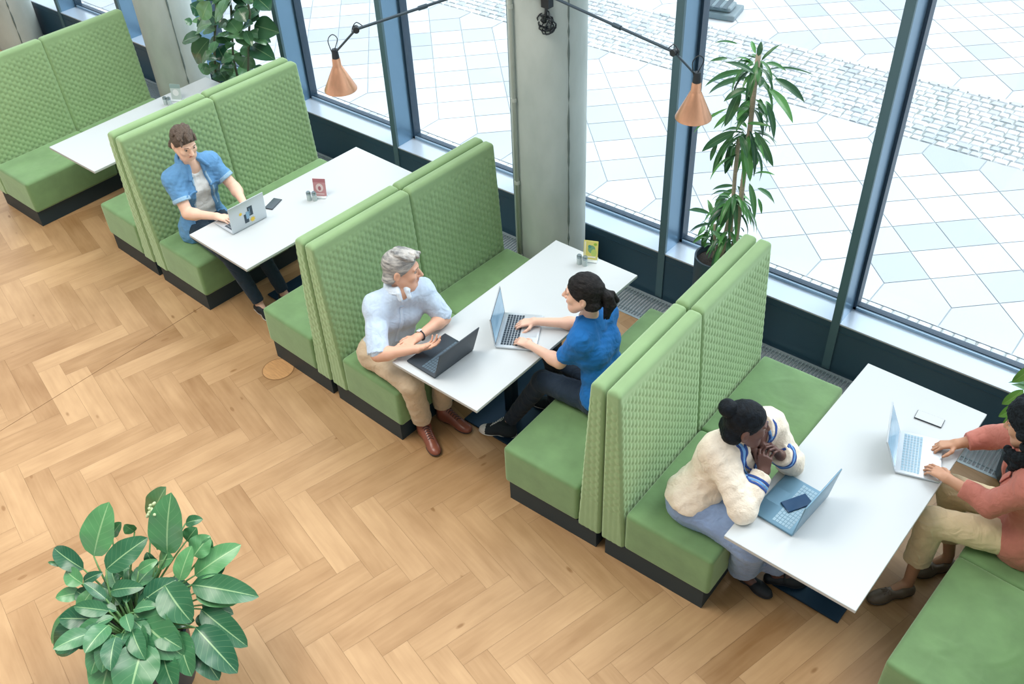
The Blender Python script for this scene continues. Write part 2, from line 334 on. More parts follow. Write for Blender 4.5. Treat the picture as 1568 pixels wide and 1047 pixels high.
pillar(-8.56, 2.05, 'pale round concrete pillar at the far left behind the back bench')
b = MB(); a = math.radians(253); px, py = -0.34 + 0.29 * math.cos(a), 2.05 + 0.29 * math.sin(a)
t = thing('conduit_pipe', 'thin grey conduit pipe running up the side of the middle concrete pillar', 'pipe', (px, py, 0))
MB().tube([(0, 0, 0.0), (0, 0, 6)], 0.014, 12).build('pipe', M_pipe := mat('grey_pipe', (176, 184, 176), 0.5), t, smooth=True)
for z in (0.35, 1.0, 1.65, 2.3):
    c = MB(); c.lathe([(0.014, -0.012), (0.02, -0.012), (0.02, 0.012), (0.014, 0.012)], 16, (0, 0, z)); c.box((-0.012, -0.012, z - 0.01), (0.03 * -math.cos(a) , 0.03, z + 0.01)); c.build('pipe_clamp', M_pipe, t)

# ---------------------------------------------------------------- benches
def quilt(u, v):
    """pillowed hexagonal quilting: columns 34 mm apart, 56 mm high, neighbours staggered"""
    cw, chh = 0.034, 0.056
    i = np.floor(u / cw); best = np.full(u.shape, 9.0)
    for di in (-1, 0, 1):
        ii = i + di; cu = (ii + 0.5) * cw; off = np.where(np.mod(ii, 2) == 0, 0.0, chh / 2)
        vv = np.mod(v - off + chh / 2, chh) - chh / 2
        d = ((u - cu) / (cw * 0.62)) ** 2 + (vv / (chh * 0.52)) ** 2
        best = np.minimum(best, d)
    return np.clip(1 - best, -0.35, 1)
BH, BL = 1.315, 1.665
def backrest_mesh(sgn, Ly):
    zs = np.concatenate([np.linspace(0.152, 0.40, 8)[:-1], np.arange(0.40, BH - 0.032, 0.0075)]); nz = len(zs)
    r = 0.016; rings = []
    def ring(z, shrink, quilted):
        f = 0.157 + (0.088 - 0.157) * (z - 0.152) / (BH - 0.152); bk = 0.004
        f -= shrink; bk += shrink; y0, y1 = 0.0 + shrink, Ly - shrink; rr = min(r, (f - bk) * 0.49)
        pts, nr = [], []
        ny = int(round((Ly - 2 * r) / 0.0058)); 
        for y in np.linspace(y0 + rr, y1 - rr, ny): pts.append((f, y)); nr.append((1, 0))
        def corner(cx, cy, a0, a1, n=5):
            for a in np.linspace(a0, a1, n + 2)[1:-1]: pts.append((cx + rr * math.cos(a), cy + rr * math.sin(a))); nr.append((math.cos(a), math.sin(a)))
        corner(f - rr, y1 - rr, 0, PI / 2)
        for x in np.linspace(f - rr, bk + rr, 14): pts.append((x, y1)); nr.append((0, 1))
        corner(bk + rr, y1 - rr, PI / 2, PI)
        for y in np.linspace(y1 - rr, y0 + rr, 12): pts.append((bk, y)); nr.append((-1, 0))
        corner(bk + rr, y0 + rr, PI, 1.5 * PI)
        for x in np.linspace(bk + rr, f - rr, 14): pts.append((x, y0)); nr.append((0, -1))
        corner(f - rr, y0 + rr, 1.5 * PI, 2 * PI)
        P = np.array(pts); N = np.array(nr)
        if quilted > 0:
            u = P[:, 1] * np.abs(N[:, 0]) + (P[:, 0] + 0.4) * np.abs(N[:, 1])
            q = quilt(u, np.full(len(u), z)) * 0.0075 * quilted
            edge = np.minimum(1, np.minimum(P[:, 1], Ly - P[:, 1]) / 0.03); q = q * np.where(N[:, 0] > 0.9, edge, np.where(np.abs(N[:, 1]) > 0.9, 0.6, 0.0))
            P = P + N * q[:, None]
        return P
    for z in zs: rings.append((ring(z, 0.0, min(1.0, (BH - 0.05 - z) / 0.05 if z > BH - 0.1 else 1.0)), z))
    R = 0.030
    for a in np.linspace(0, PI / 2, 8)[1:]: rings.append((ring(BH - R, R * (1 - math.cos(a)), 0), BH - R + R * math.sin(a)))
    n = len(rings[0][0]); V = np.array([(sgn * p[0], p[1], z) for P, z in rings for p in P]); F = []
    for i in range(len(rings) - 1):
        for k in range(n):
            q = (i * n + k, i * n + (k + 1) % n, (i + 1) * n + (k + 1) % n, (i + 1) * n + k); F.append(q if sgn > 0 else q[::-1])
    top = [(len(rings) - 1) * n + k for k in range(n)]; F.append(tuple(top) if sgn > 0 else tuple(top[::-1]))
    me = bpy.data.meshes.new('backrest'); me.from_pydata([tuple(v) for v in V], [], F); me.polygons.foreach_set('use_smooth', [True] * len(F)); me.materials.append(M_quilt)
    me.update(); return me
BM = {s: backrest_mesh(s, BL / 2 - 0.004) for s in (1, -1)}
def seat_mesh(sgn, Ly, seed, crease=1.0):
    x0, x1 = 0.160, 0.705; nx, ny, r = 26, 36, 0.022; rr = random.Random(seed)
    b = MB(); b.rbox((x0, 0, 0.152), (x1, Ly, 0.447), r, 4, puff=0.004, seg=44)
    b.v = [(sgn * v[0], v[1], v[2]) for v in b.v]
    if sgn < 0: b.f = [f[::-1] for f in b.f]
    # soft sag and a few creases in the velvet
    out = []
    for x, y, z in b.v:
        if z > 0.43:
            u = abs(x) - x0; z += 0.0025 * math.sin(u * 23 + y * 9 + seed) * math.sin(y * 17 + seed * 2) * min(1, u / 0.05) * min(1, (x1 - abs(x)) / 0.06)
        out.append((x, y, z))
    b.v = out
    folds = [(rr.uniform(x0 + .1, x1 - .12), rr.uniform(.12, Ly - .12), rr.uniform(0, PI), rr.uniform(.06, .14), rr.uniform(.010, .018)) for _ in range(int(5 + 7 * (crease - 1)))]
    out = []
    for x, y, z in b.v:
        if z > 0.43:
            for fx, fy, fa, fl, fw in folds:
                u = (abs(x) - fx) * math.cos(fa) + (y - fy) * math.sin(fa); v = -(abs(x) - fx) * math.sin(fa) + (y - fy) * math.cos(fa) + 2 * u * u
                z += 0.0035 * crease * math.exp(-(u / fl) ** 2 - (v / fw) ** 2) * min(1, max(0, (abs(x) - x0) / .05)) * min(1, max(0, (x1 - abs(x)) / .05))
        out.append((x, y, z))
    b.v = out; return b
def bench(sgn, x, y, rz, label, crease=1.0):
    t = thing('booth_bench', label, 'bench', (x, y, 0), rz, 'green booth benches')
    h = BL / 2
    for k in range(2):
        o = bpy.data.objects.new('backrest', BM[sgn]); COL.objects.link(o); o.parent = t; o.location = (0, k * h + 0.002, 0)
        seat_mesh(sgn, h - 0.003, len(bpy.data.meshes), crease).build('seat', M_velvet, t, smooth=True).location = (0, k * h + 0.0015, 0)
    a, c = sorted((sgn * 0.03, sgn * (0.705 - 0.03)))
    MB().box((a, 0.012, 0), (c, BL - 0.01, 0.152)).build('plinth', M_plinth, t)
    return t
SM = {}
bench(1, -5.184, -0.03, -0.0154, 'green quilted bench at the far left, empty, beside the back table')
bench(-1, -2.967, 0.145, -0.042, 'green bench turned to the back table, behind the man in the denim shirt')
bench(1, -2.942, 0.140, -0.042, 'green quilted bench with the man in the blue denim shirt sitting on it')
bench(-1, -0.730, 0.043, -0.044, 'green bench behind the grey-haired man, turned to the table of the man in denim')
bench(1, -0.7248, 0.043, -0.044, 'green quilted bench with the grey-haired man sitting on its near end')
bench(-1, 1.518, 0.08, 0.0186, 'green bench with the woman in the blue t-shirt sitting on it')
bench(1, 1.5221, 0.08, 0.0186, 'green quilted bench with the woman in the cream sweater sitting on it')
bench(-1, 3.868, 0.055, -0.057, 'green bench in the bottom right corner, under the person in the rust blazer', 2.2)

# ---------------------------------------------------------------- tables
TW, TL, ZTB = 0.699, 1.643, 0.75
def table(x, y, rz, label):
    t = thing('booth_table', label, 'table', (x, y, 0), rz, 'white booth tables')
    b = MB(); b.rbox((0, 0, ZTB - 0.022), (TW, TL, ZTB), 0.003, 2)
    b.m = [0 if abs(sum(b.v[i][2] for i in f) / len(f) - ZTB) < 0.002 else 1 for f in b.f]
    b.build('tabletop', [M_white, M_edge], t)
    u = MB(); u.box((0.1, 0.1, ZTB - 0.05), (TW - 0.1, 0.16, ZTB - 0.022)); u.box((0.1, TL - 0.16, ZTB - 0.05), (TW - 0.1, TL - 0.1, ZTB - 0.022)); u.box((TW / 2 - 0.03, 0.1, ZTB - 0.05), (TW / 2 + 0.03, TL - 0.1, ZTB - 0.022))
    u.build('support_frame', M_steel, t)
    for yy in (0.66, TL - 0.5): MB().rbox((TW / 2 - 0.035, yy, 0.01), (TW / 2 + 0.035, yy + 0.07, ZTB - 0.03), 0.004, 2).build('column', M_steel, t)
    MB().rbox((TW / 2 - 0.2, 0.42, 0.0), (TW / 2 + 0.2, TL - 0.36, 0.014), 0.004, 2).build('base_plate', mat('base_plate_steel', (30, 60, 84), 0.35, 0.5), t)
    return t
T = [table(-4.329, 0.2157, -0.0058, 'white table at the back, in front of the empty far left bench'),
     table(-2.2123, 0.1117, -0.0421, 'white table with the silver stickered laptop of the man in the denim shirt'),
     table(0.0, 0.0, -0.0145, 'white table between the grey-haired man and the woman in the blue t-shirt'),
     table(2.2749, 0.0645, -0.0217, 'white table on the right with the blue-grey laptop and the white phone on it')]

# ---------------------------------------------------------------- plants
FRONT_LEAVES = [(-0.208,-1.977,0.72,-0.232,-1.788,0.95,0.171), (0.103,-1.74,0.74,0.038,-1.578,1.02,0.187), (-0.154,-1.66,0.72,-0.034,-1.564,1,0.135), (-0.084,-1.985,0.72,0.006,-1.763,0.82,0.135), (-0.213,-2.047,0.68,-0.441,-2.072,0.7,0.099), (-0.219,-1.85,0.75,-0.19,-1.789,0.82,0.064), (-0.187,-2.118,0.58,-0.245,-2.219,0.6,0.073), (-0.157,-2.096,0.66,-0.298,-2.103,0.66,0.088), (-0.164,-2.086,0.66,-0.098,-2.001,0.7,0.052), (-0.037,-2.125,0.58,-0.142,-2.364,0.36,0.156), (-0.143,-2.151,0.55,-0.223,-2.345,0.36,0.078), (-0.079,-2.19,0.6,-0.083,-2.078,0.66,0.076), (-0.019,-2.026,0.64,0.132,-1.921,0.68,0.083), (0.256,-1.789,0.7,0.229,-1.656,0.82,0.097), (0.277,-1.717,0.68,0.376,-1.477,0.76,0.13), (0.223,-1.664,0.74,0.234,-1.552,0.8,0.125), (0.067,-1.581,0.8,0.135,-1.516,0.82,0.058), (0.13,-1.634,0.76,0.153,-1.568,0.82,0.083), (0.294,-1.755,0.66,0.581,-1.573,0.6,0.135), (0.336,-1.767,0.64,0.509,-1.657,0.58,0.107), (0.374,-1.776,0.58,0.502,-1.694,0.52,0.078), (0.225,-1.852,0.7,0.446,-1.88,0.62,0.173), (0.134,-1.917,0.66,0.225,-1.878,0.66,0.071), (0.174,-2.025,0.62,0.505,-1.998,0.52,0.198), (0.396,-1.936,0.56,0.578,-2.028,0.46,0.127), (0.39,-1.794,0.58,0.654,-1.748,0.44,0.127), (0.442,-1.871,0.56,0.73,-1.873,0.44,0.153), (0.474,-1.914,0.5,0.676,-1.949,0.42,0.122), (0.208,-2.155,0.58,0.34,-2.383,0.47,0.174), (0.338,-2.085,0.6,0.489,-2.314,0.5,0.209), (-0.016,-2.084,0.55,-0.009,-2.226,0.4,0.067), (0.06,-1.889,0.72,0.115,-1.798,0.76,0.057), (0.317,-1.683,0.66,0.371,-1.591,0.7,0.083), (0.056,-1.776,0.68,0.15,-1.736,0.74,0.093), (-0.34,-2.095,0.66,-0.403,-2.137,0.68,0.023), (-0.032,-1.944,0.66,-0.062,-1.965,0.7,0.047), (-0.095,-1.874,0.6,-0.115,-1.94,0.62,0.064), (0.083,-1.814,0.7,0.061,-1.814,0.8,0.062), (-0.013,-2.02,0.55,-0.094,-2.051,0.55,0.073), (0.222,-1.846,0.56,0.126,-1.89,0.56,0.093), (0.095,-1.855,0.6,0.044,-1.912,0.62,0.073), (0.414,-1.843,0.5,0.393,-1.771,0.52,0.071), (-0.138,-1.765,0.76,-0.165,-1.787,0.82,0.064), (0.252,-1.61,0.74,0.244,-1.56,0.8,0.062), (0.381,-1.712,0.6,0.453,-1.615,0.64,0.114), (0.407,-2.053,0.52,0.564,-2.12,0.44,0.12)]
FIG_LEAVES = [(-3.857,2.027,1.531,-4.096,1.964,1.301,0.164), (-3.688,1.699,1.664,-3.787,1.644,1.5,0.121), (-3.737,1.993,1.49,-3.627,1.978,1.402,0.116), (-3.793,2.164,1.271,-3.508,2.212,1.249,0.168), (-3.87,2.133,1.067,-3.478,2.089,1.045,0.151), (-3.987,1.727,1.277,-4.28,1.692,1.159,0.098), (-4.179,2.015,1.13,-3.698,1.952,1.236,0.162), (-3.683,1.663,1.478,-4.068,1.731,1.287,0.122), (-3.972,1.786,1.229,-4.382,1.835,0.9,0.166), (-4.421,2.14,0.92,-4.283,2.091,0.834,0.143), (-3.824,1.682,1.181,-4.085,1.702,0.952,0.106), (-4.175,2.126,0.909,-4.369,2.183,0.66,0.155), (-3.962,2.156,0.972,-4.044,2.09,0.825,0.174), (-4.392,2.101,0.775,-4.628,2.129,0.567,0.137), (-4.06,2.081,1.289,-3.849,2.03,1.213,0.15), (-3.533,2.075,1.594,-3.29,2.009,1.563,0.141), (-4.215,2.167,0.751,-4.106,2.225,0.701,0.127), (-4.44,2.09,0.7,-4.287,2.058,0.636,0.16), (-3.874,2.162,1.344,-3.703,2.173,1.348,0.128), (-3.831,2.156,1.131,-3.663,2.212,1.12,0.1), (-4.501,2.082,0.954,-4.303,2.068,0.985,0.125), (-4.229,2.1,1.204,-4.347,2.089,1.285,0.143), (-3.816,2.012,1.247,-3.542,1.981,1.401,0.118), (-4,1.783,1.464,-4.019,1.709,1.562,0.116), (-3.993,1.989,1.11,-4.123,2.009,1.176,0.14), (-3.59,2.036,1.546,-3.607,2.042,1.694,0.133), (-4.132,2.074,1.458,-4.173,2.049,1.596,0.158), (-3.634,2.179,1.49,-3.31,2.131,1.689,0.135), (-3.925,2.063,1.466,-3.664,2.015,1.69,0.137), (-4.044,1.747,0.999,-4.105,1.711,0.89,0.1), (-3.872,2.051,1.402,-4.09,2.091,1.197,0.137), (-4.258,2.044,1.154,-4.427,2.053,1.132,0.122), (-4.008,2.161,1.045,-3.821,2.097,0.987,0.122), (-3.939,1.632,1.431,-3.97,1.589,1.477,0.057), (-4.376,2.133,0.655,-4.249,2.152,0.602,0.128), (-3.711,2.027,1.601,-3.447,2,1.757,0.152), (-3.664,1.656,1.73,-3.785,1.649,1.781,0.129)]
DRACAENA_LEAVES = [(1.222,1.969,2.304,1.21,2.008,2.372,0.036), (1.123,2.139,2.231,1.043,2.23,2.255,0.026), (1.018,2.107,2.275,0.801,2.199,2.18,0.02), (1.212,1.964,2.198,1.046,1.921,2.24,0.046), (1.081,2.153,2.106,0.781,2.208,1.904,0.053), (1.139,2.042,2.125,0.853,2.131,1.904,0.044), (1.191,2.084,2.223,1.262,2.148,2.315,0.023), (1.238,2.019,2.244,1.406,1.957,2.267,0.037), (1.246,2.049,2.193,1.558,1.976,2.277,0.02), (1.311,2.036,2.166,1.472,2.129,2.026,0.06), (1.287,2.026,2.102,1.506,1.928,1.991,0.064), (1.315,1.969,2.04,1.418,1.903,1.874,0.046), (1.201,2.117,1.978,1.239,2.089,1.87,0.038), (1.226,2.018,2.166,1.27,1.937,2.14,0.054), (1.13,2.156,2.039,1.105,2.141,1.783,0.054), (1.125,2.002,2.055,1.094,1.913,1.85,0.065), (1.182,1.971,2.095,1.074,1.905,2.01,0.052), (1.076,2.095,1.878,0.967,2.025,1.746,0.037), (1.212,1.968,1.882,1.363,1.966,1.909,0.024), (1.285,2.01,1.902,1.295,2.109,1.788,0.035), (1.139,1.984,1.803,0.921,1.99,1.591,0.063), (1.061,2.115,1.704,0.957,2.097,1.389,0.05), (1.035,2.158,1.625,1.017,2.153,1.382,0.06), (1.012,2.008,1.668,0.987,1.99,1.545,0.034), (1.072,1.967,1.939,0.872,1.952,1.722,0.024), (1.244,2.01,1.824,1.361,2.088,1.585,0.054), (1.191,2.126,1.654,1.239,2.126,1.536,0.047), (1.219,1.966,1.718,1.303,1.917,1.543,0.06), (1.264,2.008,1.524,1.441,1.95,1.618,0.034), (1.318,2.006,1.455,1.412,2.08,1.339,0.053), (1.269,1.988,1.482,1.376,1.899,1.311,0.044), (1.155,2.146,1.327,1.156,2.159,1.126,0.042), (1.264,2.158,1.285,1.312,2.139,1.196,0.026), (1.103,2.14,1.33,0.932,2.171,1.223,0.029), (1.119,2.118,1.328,0.963,2.167,1.108,0.051), (1.152,2.059,1.332,1.115,1.977,1.095,0.06), (1.041,2.002,1.13,0.952,2.077,1.203,0.036), (0.953,2.14,1.059,0.737,2.225,0.961,0.037), (1.032,2.027,1.075,0.854,2.059,0.917,0.027), (0.961,2.12,0.916,0.841,2.148,0.769,0.031), (0.957,2.123,0.943,0.928,2.129,0.774,0.044), (1.048,2.091,1.027,1.001,2.128,1.087,0.04), (1.165,2.014,2.167,1.021,2.098,2.032,0.044), (1.187,2.151,2.056,1.281,2.066,2.053,0.038), (1.099,2.154,1.716,1.021,2.247,1.508,0.053), (1.134,2.094,1.952,1.13,2.003,1.859,0.057), (0.948,2.14,2.156,0.874,2.065,2.149,0.024), (1.034,2.154,2.078,0.987,2.187,2.036,0.03), (1.173,1.972,1.786,1.272,1.906,1.696,0.045), (1.043,2.087,1.624,0.984,2.101,1.455,0.047), (1.135,2.109,1.356,1.149,2.195,1.167,0.048), (1.05,2.004,1.035,1.181,1.904,1.044,0.033), (0.92,2.144,0.948,0.923,2.047,0.921,0.034), (1.234,2.135,1.964,1.318,2.058,1.891,0.038), (1.095,2.122,1.88,0.975,2.179,1.754,0.046), (1.155,2.136,1.496,1.131,2.146,1.374,0.038)]

def leaf_mat(name, dark, light, rough=0.35, vein=0.0):
    m = bpy.data.materials.new(name); m.use_nodes = True; nt = m.node_tree; L = nt.links; b = nt.nodes['Principled BSDF']
    b.inputs['Roughness'].default_value = rough; b.inputs['Specular IOR Level'].default_value = 0.6
    b.inputs['Transmission Weight'].default_value = 0.0
    a = nt.nodes.new('ShaderNodeAttribute'); a.attribute_name = 'leaf'; sx = nt.nodes.new('ShaderNodeSeparateXYZ'); L.new(a.outputs['Vector'], sx.inputs[0])
    ra = nt.nodes.new('ShaderNodeValToRGB'); L.new(sx.outputs[2], ra.inputs[0])
    ra.color_ramp.elements[0].color = (*lin(dark), 1); ra.color_ramp.elements[1].color = (*lin(light), 1)
    # pale midrib and side veins
    ab = nt.nodes.new('ShaderNodeMath'); ab.operation = 'ABSOLUTE'; L.new(sx.outputs[1], ab.inputs[0])
    lt = nt.nodes.new('ShaderNodeMath'); lt.operation = 'LESS_THAN'; lt.inputs[1].default_value = 0.045; L.new(ab.outputs[0], lt.inputs[0])
    mu = nt.nodes.new('ShaderNodeMath'); mu.operation = 'MULTIPLY_ADD'; mu.inputs[1].default_value = -0.22; L.new(ab.outputs[0], mu.inputs[0]); L.new(sx.outputs[0], mu.inputs[2])
    fr = nt.nodes.new('ShaderNodeMath'); fr.operation = 'MULTIPLY'; fr.inputs[1].default_value = 9.0; L.new(mu.outputs[0], fr.inputs[0])
    f2 = nt.nodes.new('ShaderNodeMath'); f2.operation = 'FRACT'; L.new(fr.outputs[0], f2.inputs[0])
    l2 = nt.nodes.new('ShaderNodeMath'); l2.operation = 'LESS_THAN'; l2.inputs[1].default_value = 0.09; L.new(f2.outputs[0], l2.inputs[0])
    m2 = nt.nodes.new('ShaderNodeMath'); m2.operation = 'MULTIPLY'; m2.inputs[1].default_value = vein; L.new(l2.outputs[0], m2.inputs[0])
    mx = nt.nodes.new('ShaderNodeMath'); mx.operation = 'MAXIMUM'; L.new(m2.outputs[0], mx.inputs[0])
    m3 = nt.nodes.new('ShaderNodeMath'); m3.operation = 'MULTIPLY'; m3.inputs[1].default_value = 0.6 if vein else 0.25; L.new(lt.outputs[0], m3.inputs[0]); L.new(m3.outputs[0], mx.inputs[1])
    mix = nt.nodes.new('ShaderNodeMix'); mix.data_type = 'RGBA'; mix.inputs[7].default_value = (*lin((170, 205, 150)), 1)
    L.new(mx.outputs[0], mix.inputs[0]); L.new(ra.outputs[0], mix.inputs[6]); L.new(mix.outputs[2], b.inputs['Base Color'])
    return m
class Foliage:
    def __init__(s, seed, pw=0.8): s.pw = pw; s.v = []; s.f = []; s.a = []; s.r = random.Random(seed)
    def leaf(s, base, tip, w, hint, sag=0.12, fold=0.25, prof=0.75, tone=None, n=10, m=3):
        B, T = Vector(base), Vector(tip); ax = T - B; Lg = ax.length; t = ax / Lg
        N = Vector(hint); N = (N - t * N.dot(t)); N = N.normalized() if N.length > 1e-4 else Vector((0, 0, 1)); S = t.cross(N)
        tone = s.r.random() if tone is None else tone; k = len(s.v); c = 2 * m + 1; wav = s.r.uniform(0, 6)
        for i in range(n + 1):
            u = i / n; wd = w * 0.5 * (math.sin(PI * u ** prof) ** s.pw if 0 < u < 1 else 0) + 0.0012
            p = B + ax * u + N * (sag * Lg * 4 * u * (1 - u)) - Vector((0, 0, 1)) * 0.0
            for j in range(-m, m + 1):
                x = j / m; s.v.append(p + S * (wd * x) + N * (abs(x) ** 1.3 * wd * fold + 0.06 * wd * math.sin(u * 14 + wav + (2 if j > 0 else 0)) * abs(x)))
                s.a.append((u * Lg / max(w, 0.02) * 0.5, x, tone))
        for i in range(n):
            for j in range(2 * m): s.f.append((k + i * c + j, k + i * c + j + 1, k + (i + 1) * c + j + 1, k + (i + 1) * c + j))
    def build(s, name, m, parent, loc):
        me = bpy.data.meshes.new(name); me.from_pydata([tuple(v - Vector(loc)) for v in s.v], [], s.f); A = me.attributes.new('leaf', 'FLOAT_VECTOR', 'POINT')
        A.data.foreach_set('vector', [c for a in s.a for c in a]); me.polygons.foreach_set('use_smooth', [True] * len(s.f)); me.materials.append(m)
        o = bpy.data.objects.new(name, me); COL.objects.link(o); o.parent = parent; return o
M_soil = mat('potting_soil', (46, 44, 42), 0.95, var=0.4, vscale=60, bump=0.6, bscale=70)
M_stem = mat('green_stem', (96, 140, 84), 0.5)
M_bark = mat('cane_bark', (176, 164, 144), 0.8, var=0.15, vscale=30, stretch=(1, 1, 6))
CAMDIR = Vector((0.5, -0.57, 0.65))
# foreground plant in a dark tub
loc = Vector((0.13, -2.05, 0)); t = thing('potted_philodendron', 'big leafy green plant in a dark tub on the herringbone floor, bottom left', 'plant', loc)
p = MB(); p.lathe([(0.001, 0.0), (0.19, 0.0), (0.2, 0.02), (0.25, 0.40), (0.25, 0.42), (0.235, 0.42), (0.23, 0.38)], 48); p.build('pot', mat('dark_blue_tub', (34, 52, 66), 0.4), t, smooth=True, angle=40)
MB().lathe([(0.232, 0.375), (0.1, 0.385), (0.001, 0.388)], 32).build('soil', M_soil, t)
F = Foliage(11, 0.62); S = MB()
for q in FRONT_LEAVES:
    B, Tp, w = Vector(q[:3]), Vector(q[3:6]), q[6]; d = (Tp - B); up = 1.0 if abs(d.normalized().z) < 0.75 else 0.35
    hint = CAMDIR * 0.75 + Vector((0, 0, up * 0.6)) + Vector((F.r.uniform(-.2, .2), F.r.uniform(-.2, .2), 0))
    F.leaf(B, Tp, w * 1.04, hint, sag=0.05 if d.z > 0.05 else 0.11, fold=0.22, prof=0.82, n=14, m=4)
    root = loc + Vector((F.r.uniform(-.05, .05), F.r.uniform(-.05, .05), 0.40)); mid = root * 0.45 + B * 0.55 + Vector((0, 0, 0.06)) - d * 0.15
    if B.z > 0.45: S.tube([(root * (1 - u) ** 2 + mid * 2 * u * (1 - u) + B * u * u) - loc for u in [i / 7 for i in range(8)]], [0.008 - 0.004 * i / 7 for i in range(8)], 7)
for k in range(30):                                   # the mid layer
    a = F.r.uniform(0, 2 * PI); r0 = F.r.uniform(0.08, 0.2); B = loc + Vector((r0 * math.cos(a), r0 * math.sin(a), F.r.uniform(0.5, 0.68)))
    F.leaf(B, B + Vector((math.cos(a) * 0.17, math.sin(a) * 0.17, F.r.uniform(-0.08, 0.05))), F.r.uniform(0.075, 0.115), CAMDIR + Vector((0, 0, .8)), 0.1, 0.22, 0.82, tone=F.r.uniform(0, 0.5), n=12, m=4)
    S.tube([(0.25 * r0 * math.cos(a), 0.25 * r0 * math.sin(a), 0.39), tuple(B - loc)], 0.005, 6)
for k in range(26):                                   # small inner leaves around the crown
    a = F.r.uniform(0, 2 * PI); r0 = F.r.uniform(0.03, 0.12); B = loc + Vector((r0 * math.cos(a), r0 * math.sin(a), F.r.uniform(0.46, 0.66)))
    T2 = B + Vector((math.cos(a) * 0.13, math.sin(a) * 0.13, F.r.uniform(-0.02, 0.08))); F.leaf(B, T2, F.r.uniform(0.05, 0.085), (0, 0, 1), 0.08, 0.25, 0.82, tone=F.r.uniform(0, 0.4))
    S.tube([(0.3 * r0 * math.cos(a), 0.3 * r0 * math.sin(a), 0.39), tuple(B - loc)], 0.005, 6)
F.build('foliage', leaf_mat('philodendron_leaf', (34, 90, 62), (92, 152, 96), 0.3, 0.12), t, loc); S.build('stem', M_stem, t, smooth=True)
bud = MB(); rr = random.Random(2); c0 = Vector((-0.02, -1.68, 0.93)) - loc
for k in range(26): bud.lathe([(0.001, -0.010), (0.008, -0.004), (0.008, 0.004), (0.001, 0.010)], 7, tuple(c0 + Vector((rr.gauss(0, .015), rr.gauss(0, .015), rr.gauss(0, .02)))))
bud.tube([tuple(c0), tuple(c0 + Vector((0.05, -0.07, -0.2)))], 0.006, 7); bud.build('new_shoot', mat('pale_shoot', (206, 222, 176), 0.6), t, smooth=True)
# rubber plant by the back table
loc = Vector((-4.2, 2.08, 0)); t = thing('potted_rubber_plant', 'rubber plant with broad glossy leaves by the window, next to the back table', 'plant', loc)
p = MB(); p.lathe([(0.001, 0), (0.15, 0), (0.19, 0.38), (0.175, 0.38), (0.17, 0.34), (0.001, 0.34)], 36); p.build('pot', mat('grey_planter', (70, 88, 98), 0.5), t, smooth=True, angle=40)
F = Foliage(5); S = MB()
for q in FIG_LEAVES:
    B, Tp, w = Vector(q[:3]), Vector(q[3:6]), q[6]
    F.leaf(B, Tp, w * 1.25, CAMDIR + Vector((F.r.uniform(-.6, .6), F.r.uniform(-.5, .5), F.r.uniform(0, .6))), 0.06, 0.2, 0.9)
for k in range(46):
    a = F.r.uniform(0, 2 * PI); zz = F.r.uniform(0.7, 1.65); cx = F.r.choice([-4.3, -4.02, -3.85]) + (zz - 0.9) * 0.12; d = Vector((math.cos(a), math.sin(a) * 0.8, 0)); B = Vector((cx, 2.06, zz)) + d * 0.04; l = F.r.uniform(0.13, 0.2)
    F.leaf(B, B + d * l + Vector((0, 0, F.r.uniform(-.1, .05))), F.r.uniform(0.07, 0.1), CAMDIR + Vector((0, 0, .6)), 0.08, 0.2, 0.9)
for st in ([(-4.25, 2.05, 0.33), (-4.45, 2.05, 0.648), (-4.35, 2.06, 1.0), (-4.22, 2.08, 1.32), (-4.1, 2.08, 1.7)], [(-4.15, 2.1, 0.33), (-3.93, 2.08, 0.817), (-3.82, 2.08, 1.12), (-3.7, 2.08, 1.43), (-3.68, 2.08, 1.7)], [(-4.2, 2.12, 0.33), (-4.15, 2.1, 0.9), (-4.0, 2.1, 1.4), (-3.95, 2.1, 1.7)]): S.tube([Vector(v) - loc for v in st], 0.011, 8)
F.build('foliage', leaf_mat('rubber_leaf', (36, 78, 58), (104, 152, 104), 0.22), t, loc); S.build('stem', mat('brown_stem', (96, 100, 82), 0.8), t, smooth=True)
# dracaena beside the window, behind the bench of the woman in cream
loc = Vector((1.06, 2.07, 0)); t = thing('potted_dracaena', 'tall dracaena with drooping strap leaves in a dark planter by the middle window', 'plant', loc)
p = MB(); p.lathe([(0.001, 0), (0.11, 0), (0.125, 0.02), (0.14, 0.80), (0.128, 0.80), (0.125, 0.76)], 40); p.build('pot', mat('dark_planter', (52, 72, 84), 0.45), t, smooth=True, angle=40)
MB().lathe([(0.127, 0.755), (0.001, 0.765)], 24).build('soil', M_soil, t)
F = Foliage(8); S = MB()
for i, q in enumerate(DRACAENA_LEAVES):
    B, Tp, w = Vector(q[:3]), Vector(q[3:6]), q[6]
    F.leaf(B, Tp, w * 0.86, CAMDIR + Vector((F.r.uniform(-.4, .4), F.r.uniform(-.4, .4), 0.5)), 0.09, 0.3, 0.8)
for k in range(125):                                    # the shorter leaves nearer the canes
    zz = F.r.choice([2.2, 1.95, 1.75, 1.65, 1.3, 1.25, 1.0]); a = F.r.uniform(0, 2 * PI); cx = 1.18 if zz > 1.7 else 1.14
    B = Vector((cx, 2.06, zz + F.r.uniform(-.05, .05))); d = Vector((math.cos(a), math.sin(a), 0)); l = F.r.uniform(0.10, 0.19)
    F.leaf(B + d * 0.02, B + d * l + Vector((0, 0, F.r.uniform(-0.24, -0.02))), F.r.uniform(0.02, 0.034), (0, 0, 1), 0.16, 0.25, 0.8)
